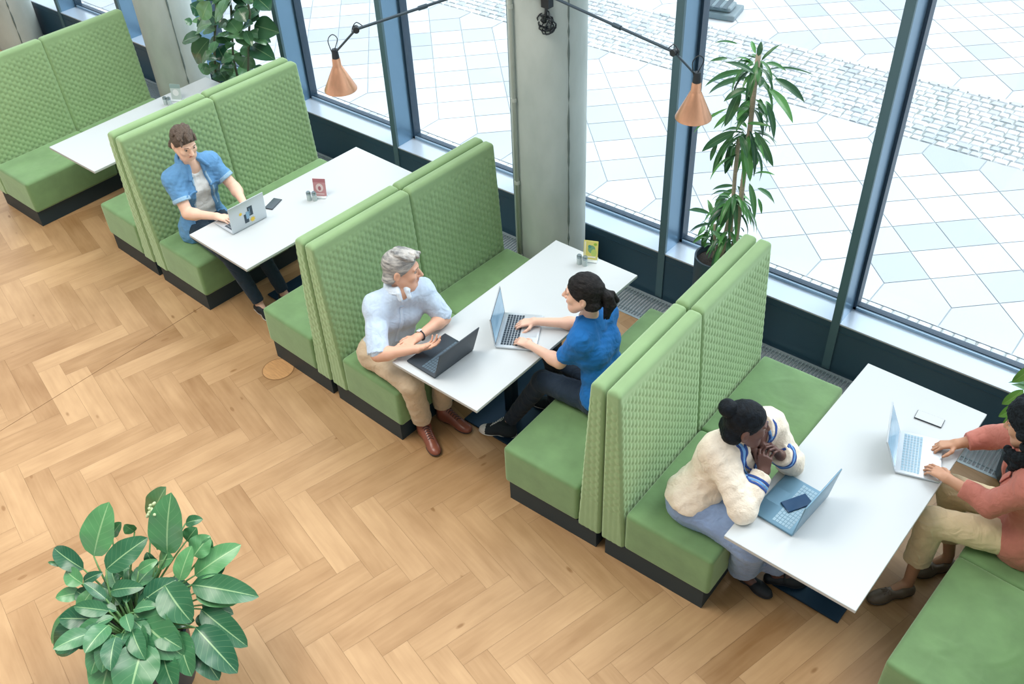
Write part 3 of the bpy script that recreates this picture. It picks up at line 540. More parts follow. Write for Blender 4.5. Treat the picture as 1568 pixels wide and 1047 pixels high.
for k in range(16):
    a = F.r.uniform(0, 2 * PI); d = Vector((math.cos(a), math.sin(a), 0)); B = Vector((1.03, 2.06, 0.86 + F.r.uniform(0, .1))); F.leaf(B + d * 0.01, B + d * F.r.uniform(0.06, 0.13) + Vector((0, 0, F.r.uniform(-.04, .12))), 0.024, (0, 0, 1), 0.15, 0.25, 0.8)
for st, r in (([(1.12, 2.07, 0.75), (1.2, 2.06, 1.0), (1.192, 2.06, 1.40), (1.19, 2.06, 1.79), (1.18, 2.06, 2.14), (1.181, 2.06, 2.27)], 0.016), ([(1.08, 2.05, 0.75), (1.155, 2.06, 0.99), (1.132, 2.06, 1.453), (1.125, 2.06, 1.714)], 0.013), ([(1.03, 2.09, 0.75), (1.10, 2.1, 1.0), (1.12, 2.1, 1.22)], 0.014), ([(1.06, 2.06, 0.75), (1.035, 2.06, 1.05)], 0.01)): S.tube([Vector(v) - loc for v in st], r, 10)
F.build('foliage', leaf_mat('dracaena_leaf', (24, 78, 50), (84, 150, 74), 0.35), t, loc); S.build('cane', M_bark, t, smooth=True)
# plant at the right edge
loc = Vector((3.26, 2.1, 0)); t = thing('potted_palm', 'green leafy plant at the right edge of the picture, behind the person in the blazer', 'plant', loc)
p = MB(); p.lathe([(0.001, 0), (0.12, 0), (0.13, 0.02), (0.15, 0.5), (0.135, 0.5), (0.13, 0.46), (0.001, 0.46)], 36); p.build('pot', mat('dark_planter_right', (52, 72, 84), 0.45), t, smooth=True, angle=40)
F = Foliage(21); S = MB()
S.tube([(0, 0, 0.45), (0.02, 0, 0.75), (0.0, 0.0, 0.95)], 0.016, 8)
for k in range(26):
    a = F.r.uniform(0, 2 * PI); zz = F.r.uniform(0.62, 0.95); d = Vector((math.cos(a), math.sin(a) * 0.8, 0)); B = loc + Vector((0.0, 0, zz)); l = F.r.uniform(0.14, 0.27)
    F.leaf(B + d * 0.02, B + d * l + Vector((0, 0, F.r.uniform(-0.22, 0.06))), F.r.uniform(0.05, 0.075), CAMDIR + Vector((0, 0, 1)), 0.14, 0.22, 0.85)
for bx in ((3.1, 2.05, 0.72, 3.03, 2.0, 0.60), (3.12, 2.05, 0.62, 3.04, 1.98, 0.52), (3.1, 2.08, 0.9, 3.03, 2.05, 0.74), (3.14, 2.0, 0.66, 3.08, 1.93, 0.5)): F.leaf(bx[:3], bx[3:], 0.07, CAMDIR, 0.08, 0.2, 0.85, tone=0.95)
F.build('foliage', leaf_mat('palm_leaf', (36, 104, 60), (120, 178, 84), 0.35, 0.1), t, loc); S.build('cane', M_bark, t, smooth=True)

# ---------------------------------------------------------------- lamps on the pillar
M_copper = mat('brushed_copper', (226, 172, 138), 0.36, 0.8, var=0.06, vscale=40, stretch=(1, 1, 0.1))
M_arm = mat('lamp_arm_metal', (58, 76, 88), 0.4, 0.3)
M_blk = mat('lamp_black', (26, 36, 42), 0.5)
def curve(pts, n=24):
    pts = [Vector(p) for p in pts]; out = []
    for i in range(len(pts) - 1):
        p0, p1, p2, p3 = pts[max(i - 1, 0)], pts[i], pts[i + 1], pts[min(i + 2, len(pts) - 1)]
        for k in range(n):
            u = k / n; out.append(0.5 * ((2 * p1) + (p2 - p0) * u + (2 * p0 - 5 * p1 + 4 * p2 - p3) * u * u + (3 * p1 - p0 - 3 * p2 + p3) * u ** 3))
    return out + [pts[-1]]
def lamp(mount, joint, head, label, R):
    t = thing('wall_lamp', label, 'lamp', mount, 0, 'copper lamps on long arms'); m = Vector(mount); J = Vector(joint) - m; H = Vector(head) - m
    a = MB(); d = J.normalized(); a.tube([d * -0.12, J], 0.009, 10); k = J * 0.62; a.tube([k - d * 0.03, k + d * 0.03], 0.014, 10)
    a.build('long_arm', M_arm, t, smooth=True, angle=40)
    c = MB(); c.tube([J, H + Vector((0, 0, 0.03))], 0.007, 10); c.build('short_arm', M_arm, t, smooth=True, angle=40)
    j = MB(); s_ = d.cross(Vector((0, 0, 1))).normalized()
    j.tube([J - s_ * 0.02, J + s_ * 0.02], 0.02, 16); j.build('joint', M_blk, t, smooth=True, angle=40); j = MB(); j.tube([H + Vector((0, 0, 0.03)) - s_ * 0.016, H + Vector((0, 0, 0.03)) + s_ * 0.016], 0.014, 12); j.build('joint', M_blk, t, smooth=True, angle=40)
    w = MB(); w.tube(curve([J - d * 0.05, J + Vector((0, 0, 0.04)) - d * 0.01, J + (H - J) * 0.12 + Vector((0, 0, 0.035)), J + (H - J) * 0.2]), 0.003, 6); w.build('cable', M_blk, t, smooth=True); w = MB()
    w.tube(curve([H + Vector((0.0, 0, 0.05)), H + Vector((0.02, 0.02, 0.12)), H + Vector((0, 0, 0.15)), H + Vector((-0.025, -0.02, 0.11)), H + Vector((-0.012, -0.01, 0.02))]), 0.003, 6); w.build('cable', M_blk, t, smooth=True)
    so = MB(); so.lathe([(0.001, 0.055), (0.018, 0.055), (0.02, 0.045), (0.024, 0.0), (0.024, -0.015)], 20, tuple(H)); so.build('socket', M_blk, t, smooth=True, angle=40)
    sh = MB(); q = [(0.022, 0.0), (0.027, -0.012), (0.029, -0.055), (0.033, -0.062), (R, -0.215), (R, -0.22)]
    sh.lathe(q + [(r - 0.0025, z) for r, z in q[::-1]], 48, tuple(H)); sh.build('lamp_shade', M_copper, t, smooth=True, angle=30)
    b = MB(); b.lathe([(0.001, -0.14), (0.02, -0.135), (0.03, -0.11), (0.02, -0.075), (0.012, -0.06)], 20, tuple(H)); b.build('bulb', mat('opal_bulb', (238, 236, 228), 0.4), t, smooth=True)
lamp((-0.211, 1.74, 2.575), (-0.929, 0.9, 2.334), (-1.165, 0.9, 2.095), 'copper cone lamp on the arm reaching left over the bench of the denim-shirt man', 0.108)
lamp((-0.215, 1.74, 2.467), (0.896, 1.6, 2.382), (1.05, 1.6, 2.25), 'copper cone lamp on the arm reaching right, beside the tall dracaena', 0.104)
t = thing('pillar_bracket', 'black lamp clamp with a coil of cable on the front of the middle pillar', 'bracket', (-0.17, 1.835, 2.3))
c = MB()
for zz in (2.46, 2.58): c.lathe([(0.27, -0.02), (0.276, -0.02), (0.276, 0.02), (0.27, 0.02)], 48, (-0.17, 0.215, zz - 2.3))
c.box((-0.03, -0.03, 0.03), (0.03, 0.02, 0.34)); c.box((-0.07, -0.11, 0.13), (-0.02, 0.02, 0.19)); c.box((-0.07, -0.11, 0.25), (-0.02, 0.02, 0.31)); c.build('clamp', M_blk, t)
w = MB(); rr = random.Random(3)
for k in range(7):
    a0 = rr.uniform(0, 6); r1 = rr.uniform(0.035, 0.075); cx, cz = rr.uniform(-.02, .02), rr.uniform(-.09, -.06)
    w.tube([(cx + r1 * math.cos(a0 + u * 0.35) * 0.9, -0.015 - 0.022 * math.sin(u * 1.1 + k) + 0.01 * k * 0, cz + r1 * math.sin(a0 + u * 0.35)) for u in range(20)], 0.0045, 7)
w.tube([(0, -0.01, 0.1), (0.004, -0.02, 0.02), (0, -0.03, -0.06)], 0.01, 8); w.build('cable_coil', M_blk, t, smooth=True)
t = thing('traffic_foot', 'grey ribbed plastic traffic block standing on the paving outside the window', 'block', (-1.93, 7.5, 0), 0.2)
b = MB(); b.rbox((-0.24, -0.2, 0), (0.24, 0.2, 0.07), 0.02, 2); b.rbox((-0.17, -0.13, 0.07), (0.17, 0.13, 0.13), 0.03, 2)
b.build('base', mat('grey_plastic', (128, 150, 160), 0.6), t)
b = MB()
for k in range(3): b.rbox((-0.14 + k * 0.1, -0.17, 0.125), (-0.08 + k * 0.1, 0.17, 0.136), 0.004, 1)
b.build('rib', mat('dark_plastic', (80, 100, 112), 0.6), t)

# ---------------------------------------------------------------- laptops, phones, menus, shakers
M_silver = mat('silver_aluminium', (204, 212, 218), 0.32, 0.4)
M_lapblack = mat('black_laptop', (44, 56, 66), 0.45)
M_lapblue = mat('blue_grey_laptop', (104, 142, 164), 0.35, 0.35)
M_keyd = mat('dark_keys', (46, 60, 72), 0.5); M_keyl = mat('pale_keys', (150, 182, 200), 0.5)
def screen_mat(name, c1, c2):
    m = bpy.data.materials.new(name); m.use_nodes = True; nt = m.node_tree; b = nt.nodes['Principled BSDF']; b.inputs['Roughness'].default_value = 0.15
    tc = nt.nodes.new('ShaderNodeTexCoord'); g = nt.nodes.new('ShaderNodeTexNoise'); g.inputs['Scale'].default_value = 6; r = nt.nodes.new('ShaderNodeValToRGB')
    nt.links.new(tc.outputs['Object'], g.inputs[0]); nt.links.new(g.outputs['Fac'], r.inputs[0]); r.color_ramp.elements[0].color = (*lin(c1), 1); r.color_ramp.elements[1].color = (*lin(c2), 1)
    nt.links.new(r.outputs[0], b.inputs['Base Color']); nt.links.new(r.outputs[0], b.inputs['Emission Color']); b.inputs['Emission Strength'].default_value = 0.35; return m
M_scr = screen_mat('lit_screen', (70, 110, 140), (140, 176, 198)); M_scrd = mat('dark_screen', (26, 38, 48), 0.15)
def laptop(h0, h1, depth, lean, lidh, label, body, keys, screen, keyside='mid', bezel=None):
    """h0, h1: ends of the hinge; the keyboard lies to the left of h0->h1 ; lean: lid angle past vertical"""
    A, B = Vector((*h0, 0)), Vector((*h1, 0)); w = (B - A).length; ang = math.atan2(B.y - A.y, B.x - A.x)
    t = thing('laptop', label, 'laptop', (A.x, A.y, ZTB + 0.0005), ang)
    # local frame: x along the hinge 0..w, y towards the user 0..depth
    MB().rbox((0, 0, 0.002), (w, depth, 0.016), 0.005, 2).build('base', body, t, smooth=True, angle=40)
    k = MB(); kx0, kx1, ky0, ky1 = w * 0.06, w * 0.94, depth * 0.12, depth * 0.55; nr = 6
    for r in range(nr):
        n = 14; y0 = ky0 + (ky1 - ky0) * r / nr; y1 = y0 + (ky1 - ky0) / nr * 0.8
        if r == nr - 1: cells = [(0, .07), (.08, .15), (.16, .24), (.25, .6), (.61, .69), (.7, .78), (.79, .85), (.86, .92), (.93, 1)]
        else: cells = [((i + 0.06) / n, (i + 0.9) / n) for i in range(n)]
        for a, c in cells: k.box((kx0 + (kx1 - kx0) * a, y0, 0.0155), (kx0 + (kx1 - kx0) * c, y1, 0.0172))
    k.build('keyboard', keys, t)
    MB().box((w * 0.34, depth * 0.62, 0.0158), (w * 0.66, depth * 0.95, 0.0164)).build('touchpad', body if body != M_lapblack else M_keyd, t)
    M = Matrix.Translation((0, 0, 0.014)) @ Matrix.Rotation(lean, 4, 'X')
    lid = MB().rbox((0, -0.004, 0), (w, 0.003, lidh), 0.003, 2, M=M).build('lid', body, t, smooth=True, angle=40)
    MB().box((0.004, 0.003, 0.006), (w - 0.004, 0.0034, lidh - 0.004), M=M).build('bezel', bezel or M_scrd, lid)
    MB().box((0.012, 0.0034, 0.018), (w - 0.012, 0.0038, lidh - 0.014), M=M).build('screen', screen, lid)
    return t, lid, M, w
# keyboard side must be on the left of h0->h1
t, lid, M, w = laptop((-1.923, 0.607), (-1.947, 0.295), 0.235, math.radians(4), 0.212, 'silver laptop with a dark sticker on its lid, in front of the man in denim', M_silver, M_keyd, M_scr) if False else laptop((-1.935, 0.300), (-1.918, 0.610), 0.238, math.radians(4), 0.212, 'silver laptop with a dark sticker on its lid, in front of the man in denim', M_silver, M_keyd, M_scr)
# sticker on the outside of the lid: dark photo block, pale strip, yellow splash
s = MB(); y = -0.0045
s.box((w * .50, y - 0.0006, .075), (w * .64, y, .155), 0, M); s.box((w * .38, y - 0.0006, .03), (w * .50, y, .105), 0, M); s.box((w * .44, y - 0.0009, .06), (w * .53, y - .0006, .12), 1, M); s.box((w * .545, y - 0.0009, .085), (w * .56, y - .0006, .14), 1, M)
ctr = [(w * .60 + .026 * math.cos(a) * (1 if i % 2 else .55), y - 0.0012, .038 + .026 * math.sin(a) * (1 if i % 2 else .55)) for i, a in enumerate([2 * PI * k / 16 for k in range(16)])]
s.add([M @ Vector(p) for p in ctr], [tuple(range(16))], 2); ctr = [(w * .30 + .013 * math.cos(a), y - 0.0012, .125 + .013 * math.sin(a)) for a in [2 * PI * k / 10 for k in range(10)]]; s.add([M @ Vector(p) for p in ctr], [tuple(range(10))], 2)
s.build('sticker', [mat('sticker_dark', (52, 70, 84), 0.5), mat('sticker_pale', (140, 178, 206), 0.5), mat('sticker_yellow', (242, 206, 74), 0.5)], lid)
t, lid, M, w = laptop((0.321, 0.042), (0.336, 0.379), 0.245, math.radians(18), 0.225, 'black laptop on the table edge in front of the grey-haired man', M_lapblack, mat('grey_keys', (84, 104, 118), 0.5), M_scrd)
MB().lathe([(0.009, 0.0165), (0.0001, 0.0167)], 16, (w * 0.94, 0.205 - 0.18, 0)).build('power_light', mat('power_light', (150, 200, 220), 0.4), t)
laptop((0.263, 0.777), (0.431, 0.478), 0.255, math.radians(6), 0.215, 'silver laptop the woman in the blue t-shirt is typing on', M_silver, M_keyd, M_scr)
laptop((2.546, 0.258), (2.572, 0.602), 0.238, math.radians(8), 0.235, 'open blue-grey laptop with a phone lying on its keyboard', M_lapblue, M_keyl, M_scrd)
laptop((2.679, 1.271), (2.776, 0.965), 0.225, math.radians(22), 0.212, 'silver laptop the person in the rust blazer is typing on', M_silver, M_keyl, M_scr, bezel=M_silver)
def phone(x, y, z, rz, body, face, label, lw=(0.074, 0.15)):
    t = thing('smartphone', label, 'phone', (x, y, z), rz)
    MB().rbox((-lw[0] / 2, -lw[1] / 2, 0), (lw[0] / 2, lw[1] / 2, 0.008), 0.0035, 3).build('body', body, t, smooth=True, angle=50)
    MB().rbox((-lw[0] / 2 + .003, -lw[1] / 2 + .003, 0.0078), (lw[0] / 2 - .003, lw[1] / 2 - .003, 0.0086), 0.0004, 1).build('screen', face, t)
    if body != M_white: return
    MB().lathe([(0.006, 0.0086), (0.006, 0.0095), (0.001, 0.0095)], 14, (0.022, 0.06, 0)).build('camera_lens', M_blk, t)
M_pblue = mat('navy_phone_glass', (24, 66, 104), 0.12); M_pblk = mat('black_phone', (44, 54, 62), 0.2)
phone(-2.02, 0.755, ZTB + .0004, 0.35, M_pblk, mat('phone_glass', (70, 82, 90), 0.1), 'black phone lying on the white table beside the stickered laptop')
phone(2.472, 0.455, ZTB + 0.0178, -0.52, M_pblue, M_pblue, 'dark blue phone lying on the keyboard of the blue-grey laptop')
phone(2.772, 1.463, ZTB + .0004, -1.5, M_pblk, M_white, 'white-faced phone lying on the white table near the window')
def card(x, y, rz, label, bg, shapes, lean=10):
    t = thing('table_card', label, 'menu card', (x, y, ZTB), rz); M = Matrix.Rotation(math.radians(-lean), 4, 'X')
    w, h = 0.10, 0.148; MB().rbox((-w / 2, -0.03, 0), (w / 2, 0.035, 0.008), 0.002, 2).build('stand', mat('clear_acrylic', (214, 224, 226), 0.15), t)
    MB().rbox((-w / 2, -0.002, 0.006), (w / 2, 0.002, h), 0.001, 1, M=M).build('card', mat('card_' + bg[0], bg[1], 0.4), t)
    s = MB(); ms = []
    for i, (rgb, kind, a) in enumerate(shapes):
        ms.append(mat('card_print', rgb, 0.5)); y = -0.0024 - 0.0003 * i
        if kind == 'r': s.box((a[0], y - .0003, a[1]), (a[2], y, a[3]), i, M)
        else: s.add([M @ Vector((a[0] + a[2] * math.cos(2 * PI * k / 20), y, a[1] + a[3] * math.sin(2 * PI * k / 20))) for k in range(20)], [tuple(range(20))], i)
    s.build('print', ms, t)
def shaker(x, y, label, group, h=0.075, r=0.018):
    t = thing('shaker', label, 'shaker', (x, y, ZTB), 0, group)
    MB().lathe([(0.001, 0), (r, 0), (r, h * 0.72), (r * 0.9, h * 0.74), (0.001, h * 0.74)], 20).build('jar', mat('shaker_glass', (186, 200, 200), 0.15), t, smooth=True, angle=40)
    MB().lathe([(r * 1.02, h * 0.7), (r * 1.02, h * 0.9), (r * 0.8, h), (0.001, h)], 20).build('cap', mat('steel_cap', (150, 164, 168), 0.25, 0.7), t, smooth=True, angle=40)
card(0.365, 1.585, 0.42, 'yellow and green menu card at the window end of the middle table', ('yellow', (222, 214, 120)), [((236, 232, 200), 'r', (-.045, .012, -.035, .14)), ((120, 170, 130), 'e', (.006, .085, .026, .03)), ((186, 206, 110), 'e', (.022, .06, .02, .028)), ((80, 150, 140), 'e', (-.008, .105, .012, .012)), ((150, 190, 60), 'e', (.03, .125, .012, .01)), ((240, 236, 214), 'r', (-.03, .022, .036, .034))])
for k, (x, y) in enumerate(((0.327, 1.508), (0.369, 1.516))): shaker(x, y, ('left' if k == 0 else 'right') + ' one of the two shakers in front of the yellow menu card', 'shakers on the tables')
card(-1.80, 1.045, 0.55, 'rose pink menu card on the table of the man in denim', ('rose', (196, 142, 146)), [((176, 112, 120), 'r', (-.05, .118, .05, .148)), ((226, 206, 206), 'e', (0, .075, .03, .034)), ((170, 108, 118), 'e', (0, .07, .012, .018)), ((222, 196, 198), 'r', (-.035, .02, .035, .03))])
for k, (x, y) in enumerate(((-1.835, 0.962), (-1.797, 0.985))): shaker(x, y, ('nearer' if k == 0 else 'farther') + ' one of the two shakers beside the rose pink menu card', 'shakers on the tables')
card(-4.135, 1.40, 0.5, 'pale grey menu card on the back table', ('grey', (190, 204, 200)), [((140, 164, 160), 'r', (-.05, .11, .05, .148)), ((224, 230, 228), 'e', (0, .07, .03, .03))])
for k, (x, y) in enumerate(((-4.15, 1.29), (-4.11, 1.305))): shaker(x, y, ('nearer' if k == 0 else 'farther') + ' one of the two shakers beside the pale grey menu card', 'shakers on the tables')
# ---------------------------------------------------------------- people: smooth-union distance fields turned into one surface
V3 = lambda p: np.array(p, dtype=np.float64)
def nrm(v): v = V3(v); return v / max(np.linalg.norm(v), 1e-9)
class Sdf:
    def __init__(s): s.ops = []; s.lo = V3([9, 9, 9]); s.hi = V3([-9, -9, -9])
    def _b(s, lo, hi): s.lo = np.minimum(s.lo, lo); s.hi = np.maximum(s.hi, hi)
    def cone(s, a, b, ra, rb=None, k=0.02, mode='u'):
        a, b = V3(a), V3(b); rb = ra if rb is None else rb; R = max(ra, rb); lo, hi = np.minimum(a, b) - R, np.maximum(a, b) + R
        def d(X, Y, Z):
            ab = b - a; L2 = max(ab @ ab, 1e-12); px, py, pz = X - a[0], Y - a[1], Z - a[2]
            t = np.clip((px * ab[0] + py * ab[1] + pz * ab[2]) / L2, 0, 1)
            return np.sqrt((px - t * ab[0]) ** 2 + (py - t * ab[1]) ** 2 + (pz - t * ab[2]) ** 2) - (ra + (rb - ra) * t)
        s.ops.append((mode, d, k, lo, hi)); (mode == 'u') and s._b(lo, hi); return s
    def ball(s, c, r, k=0.02, mode='u'): return s.cone(c, c, r, r, k, mode)
    def ell(s, c, r, A, k=0.02, mode='u'):
        c, r, A = V3(c), V3(r), V3(A); e = np.sqrt(((A * r[:, None]) ** 2).sum(0)); lo, hi = c - e, c + e
        def d(X, Y, Z):
            p = [(X - c[0]) * A[i][0] + (Y - c[1]) * A[i][1] + (Z - c[2]) * A[i][2] for i in range(3)]
            k0 = np.sqrt(sum((p[i] / r[i]) ** 2 for i in range(3))); k1 = np.sqrt(sum((p[i] / r[i] ** 2) ** 2 for i in range(3)))
            return np.where(k1 > 1e-6, k0 * (k0 - 1) / np.maximum(k1, 1e-6), -r.min())
        s.ops.append((mode, d, k, lo, hi)); (mode == 'u') and s._b(lo, hi); return s
    def add(s, o, k=0.02): s.ops.append(('S', o, k, None, None)); s._b(o.lo, o.hi); return s
    def cut(s, fn): s.ops.append(('x', fn, 0, None, None)); return s          # keep where fn < 0
    def plane(s, p, n): p, n = V3(p), nrm(n); return s.cut(lambda X, Y, Z: (X - p[0]) * n[0] + (Y - p[1]) * n[1] + (Z - p[2]) * n[2])
    def disp(s, fn):
        i = next((i for i, o in enumerate(s.ops) if o[0] == 'x'), len(s.ops)); s.ops.insert(i, ('+', fn, 0, None, None)); return s
    @staticmethod
    def _mix(mode, f, d, k):
        if mode == 's': f, d = -f, d
        h = np.maximum(k - np.abs(f - d), 0) / k; r = np.minimum(f, d) - h * h * k * 0.25
        return -r if mode == 's' else r
    def grid(s, ax):
        f = np.full([len(a) for a in ax], 0.4, np.float32); X, Y, Z = ax[0][:, None, None], ax[1][None, :, None], ax[2][None, None, :]
        for mode, d, k, lo, hi in s.ops:
            if mode == 'S': f = s._mix('u', f, d.grid(ax), k)
            elif mode == 'x': f = np.maximum(f, d(X, Y, Z)).astype(np.float32)
            elif mode == '+': f = (f + d(X, Y, Z)).astype(np.float32)
            else:
                m = k + 0.03; sl = tuple(slice(max(0, int(np.searchsorted(ax[i], lo[i] - m)) - 1), int(np.searchsorted(ax[i], hi[i] + m)) + 1) for i in range(3))
                if any(q.stop <= q.start for q in sl): continue
                g = f[sl]; f[sl] = s._mix(mode, g, d(X[sl[0]], Y[:, sl[1]], Z[:, :, sl[2]]), k)
        return f
    def at(s, P):
        P = np.atleast_2d(P); X, Y, Z = P.T; f = np.full(len(P), 0.4)
        for mode, d, k, lo, hi in s.ops:
            if mode == 'S': f = s._mix('u', f, d.at(P), k)
            elif mode == 'x': f = np.maximum(f, d(X, Y, Z))
            elif mode == '+': f = f + d(X, Y, Z)
            else: f = s._mix(mode, f, d(X, Y, Z), k)
        return f
    def project(s, P, off=0.0, it=6):
        P = np.atleast_2d(V3(P)).copy(); e = 1e-3
        for _ in range(it):
            f = s.at(P) - off; g = np.stack([s.at(P + e * np.eye(3)[i]) - s.at(P - e * np.eye(3)[i]) for i in range(3)], 1) / (2 * e)
            P -= g * (f / np.maximum((g * g).sum(1), 0.3))[:, None]
        return P
    def mesh(s, h):
        lo, hi = s.lo - 0.025, s.hi + 0.025; ax = [np.arange(lo[i], hi[i] + h, h) for i in range(3)]; f = s.grid(ax); ins = f < 0
        c = np.zeros([n - 1 for n in f.shape], np.uint8); O = [(i, j, k) for i in (0, 1) for j in (0, 1) for k in (0, 1)]
        n0, n1, n2 = c.shape
        for i, j, k in O: c += ins[i:i + n0, j:j + n1, k:k + n2]
        act = (c > 0) & (c < 8); ids = np.argwhere(act); idx = np.full(c.shape, -1, np.int64); idx[act] = np.arange(len(ids))
        acc = np.zeros((len(ids), 3)); cnt = np.zeros(len(ids))
        val = {o: f[ids[:, 0] + o[0], ids[:, 1] + o[1], ids[:, 2] + o[2]].astype(np.float64) for o in O}
        for o in O:
            for a in range(3):
                if o[a]: continue
                q = list(o); q[a] = 1; q = tuple(q); f1, f2 = val[o], val[q]; m = (f1 < 0) != (f2 < 0); t = f1[m] / (f1[m] - f2[m])
                p = np.tile(V3(o), (m.sum(), 1)); p[:, a] = t; acc[m] += p; cnt[m] += 1
        vs = (ids + acc / cnt[:, None]) * h + np.array([a[0] for a in ax]); F = []
        for a in range(3):
            b, d = (a + 1) % 3, (a + 2) % 3; s0 = [slice(None)] * 3; s1 = [slice(None)] * 3
            s0[a] = slice(0, -1); s1[a] = slice(1, None)
            for e in (b, d): s0[e] = slice(1, -1); s1[e] = slice(1, -1)
            A, B = ins[tuple(s0)], ins[tuple(s1)]
            for flip, M in ((False, A & ~B), (True, ~A & B)):
                q = np.argwhere(M)
                if not len(q): continue
                q[:, b] += 1; q[:, d] += 1; eb = np.zeros(3, int); ed = np.zeros(3, int); eb[b] = 1; ed[d] = 1
                g = lambda z: idx[z[:, 0], z[:, 1], z[:, 2]]
                Q = np.stack([g(q - eb - ed), g(q - ed), g(q), g(q - eb)], 1); F.append(Q[:, ::-1] if flip else Q)
        return vs, np.concatenate(F)
    def build(s, name, mats, parent, h=0.006, pick=None):
        vs, F = s.mesh(h); loc = V3(parent.matrix_world.translation) if False else V3(ROOT[parent.name])
        me = bpy.data.meshes.new(name); me.vertices.add(len(vs)); me.vertices.foreach_set('co', (vs - loc).astype(np.float32).ravel())
        me.loops.add(len(F) * 4); me.loops.foreach_set('vertex_index', F.astype(np.int32).ravel()); me.polygons.add(len(F))
        me.polygons.foreach_set('loop_start', np.arange(0, len(F) * 4, 4, dtype=np.int32)); me.polygons.foreach_set('use_smooth', np.ones(len(F), bool))
        for m in (mats if isinstance(mats, list) else [mats]): me.materials.append(m)
        if pick: me.polygons.foreach_set('material_index', pick(vs[F].mean(1)).astype(np.int32))
        me.update(calc_edges=True); me.validate()
        o = bpy.data.objects.new(name, me); COL.objects.link(o); o.parent = parent; ROOT[o.name] = loc; return o
ROOT = {}
def wob(amp, freq, seed, n=5):
    r = np.random.RandomState(seed); K = r.normal(size=(n, 3)) * freq; ph = r.uniform(0, 6, n)
    amp *= 0.5
    return lambda X, Y, Z: amp / n ** 0.5 * sum(np.sin(K[i, 0] * X + K[i, 1] * Y + K[i, 2] * Z + ph[i]) for i in range(n))
UP = V3([0, 0, 1])
def crv(P, n=5): return np.array([tuple(v) for v in curve([tuple(q) for q in P], n)])
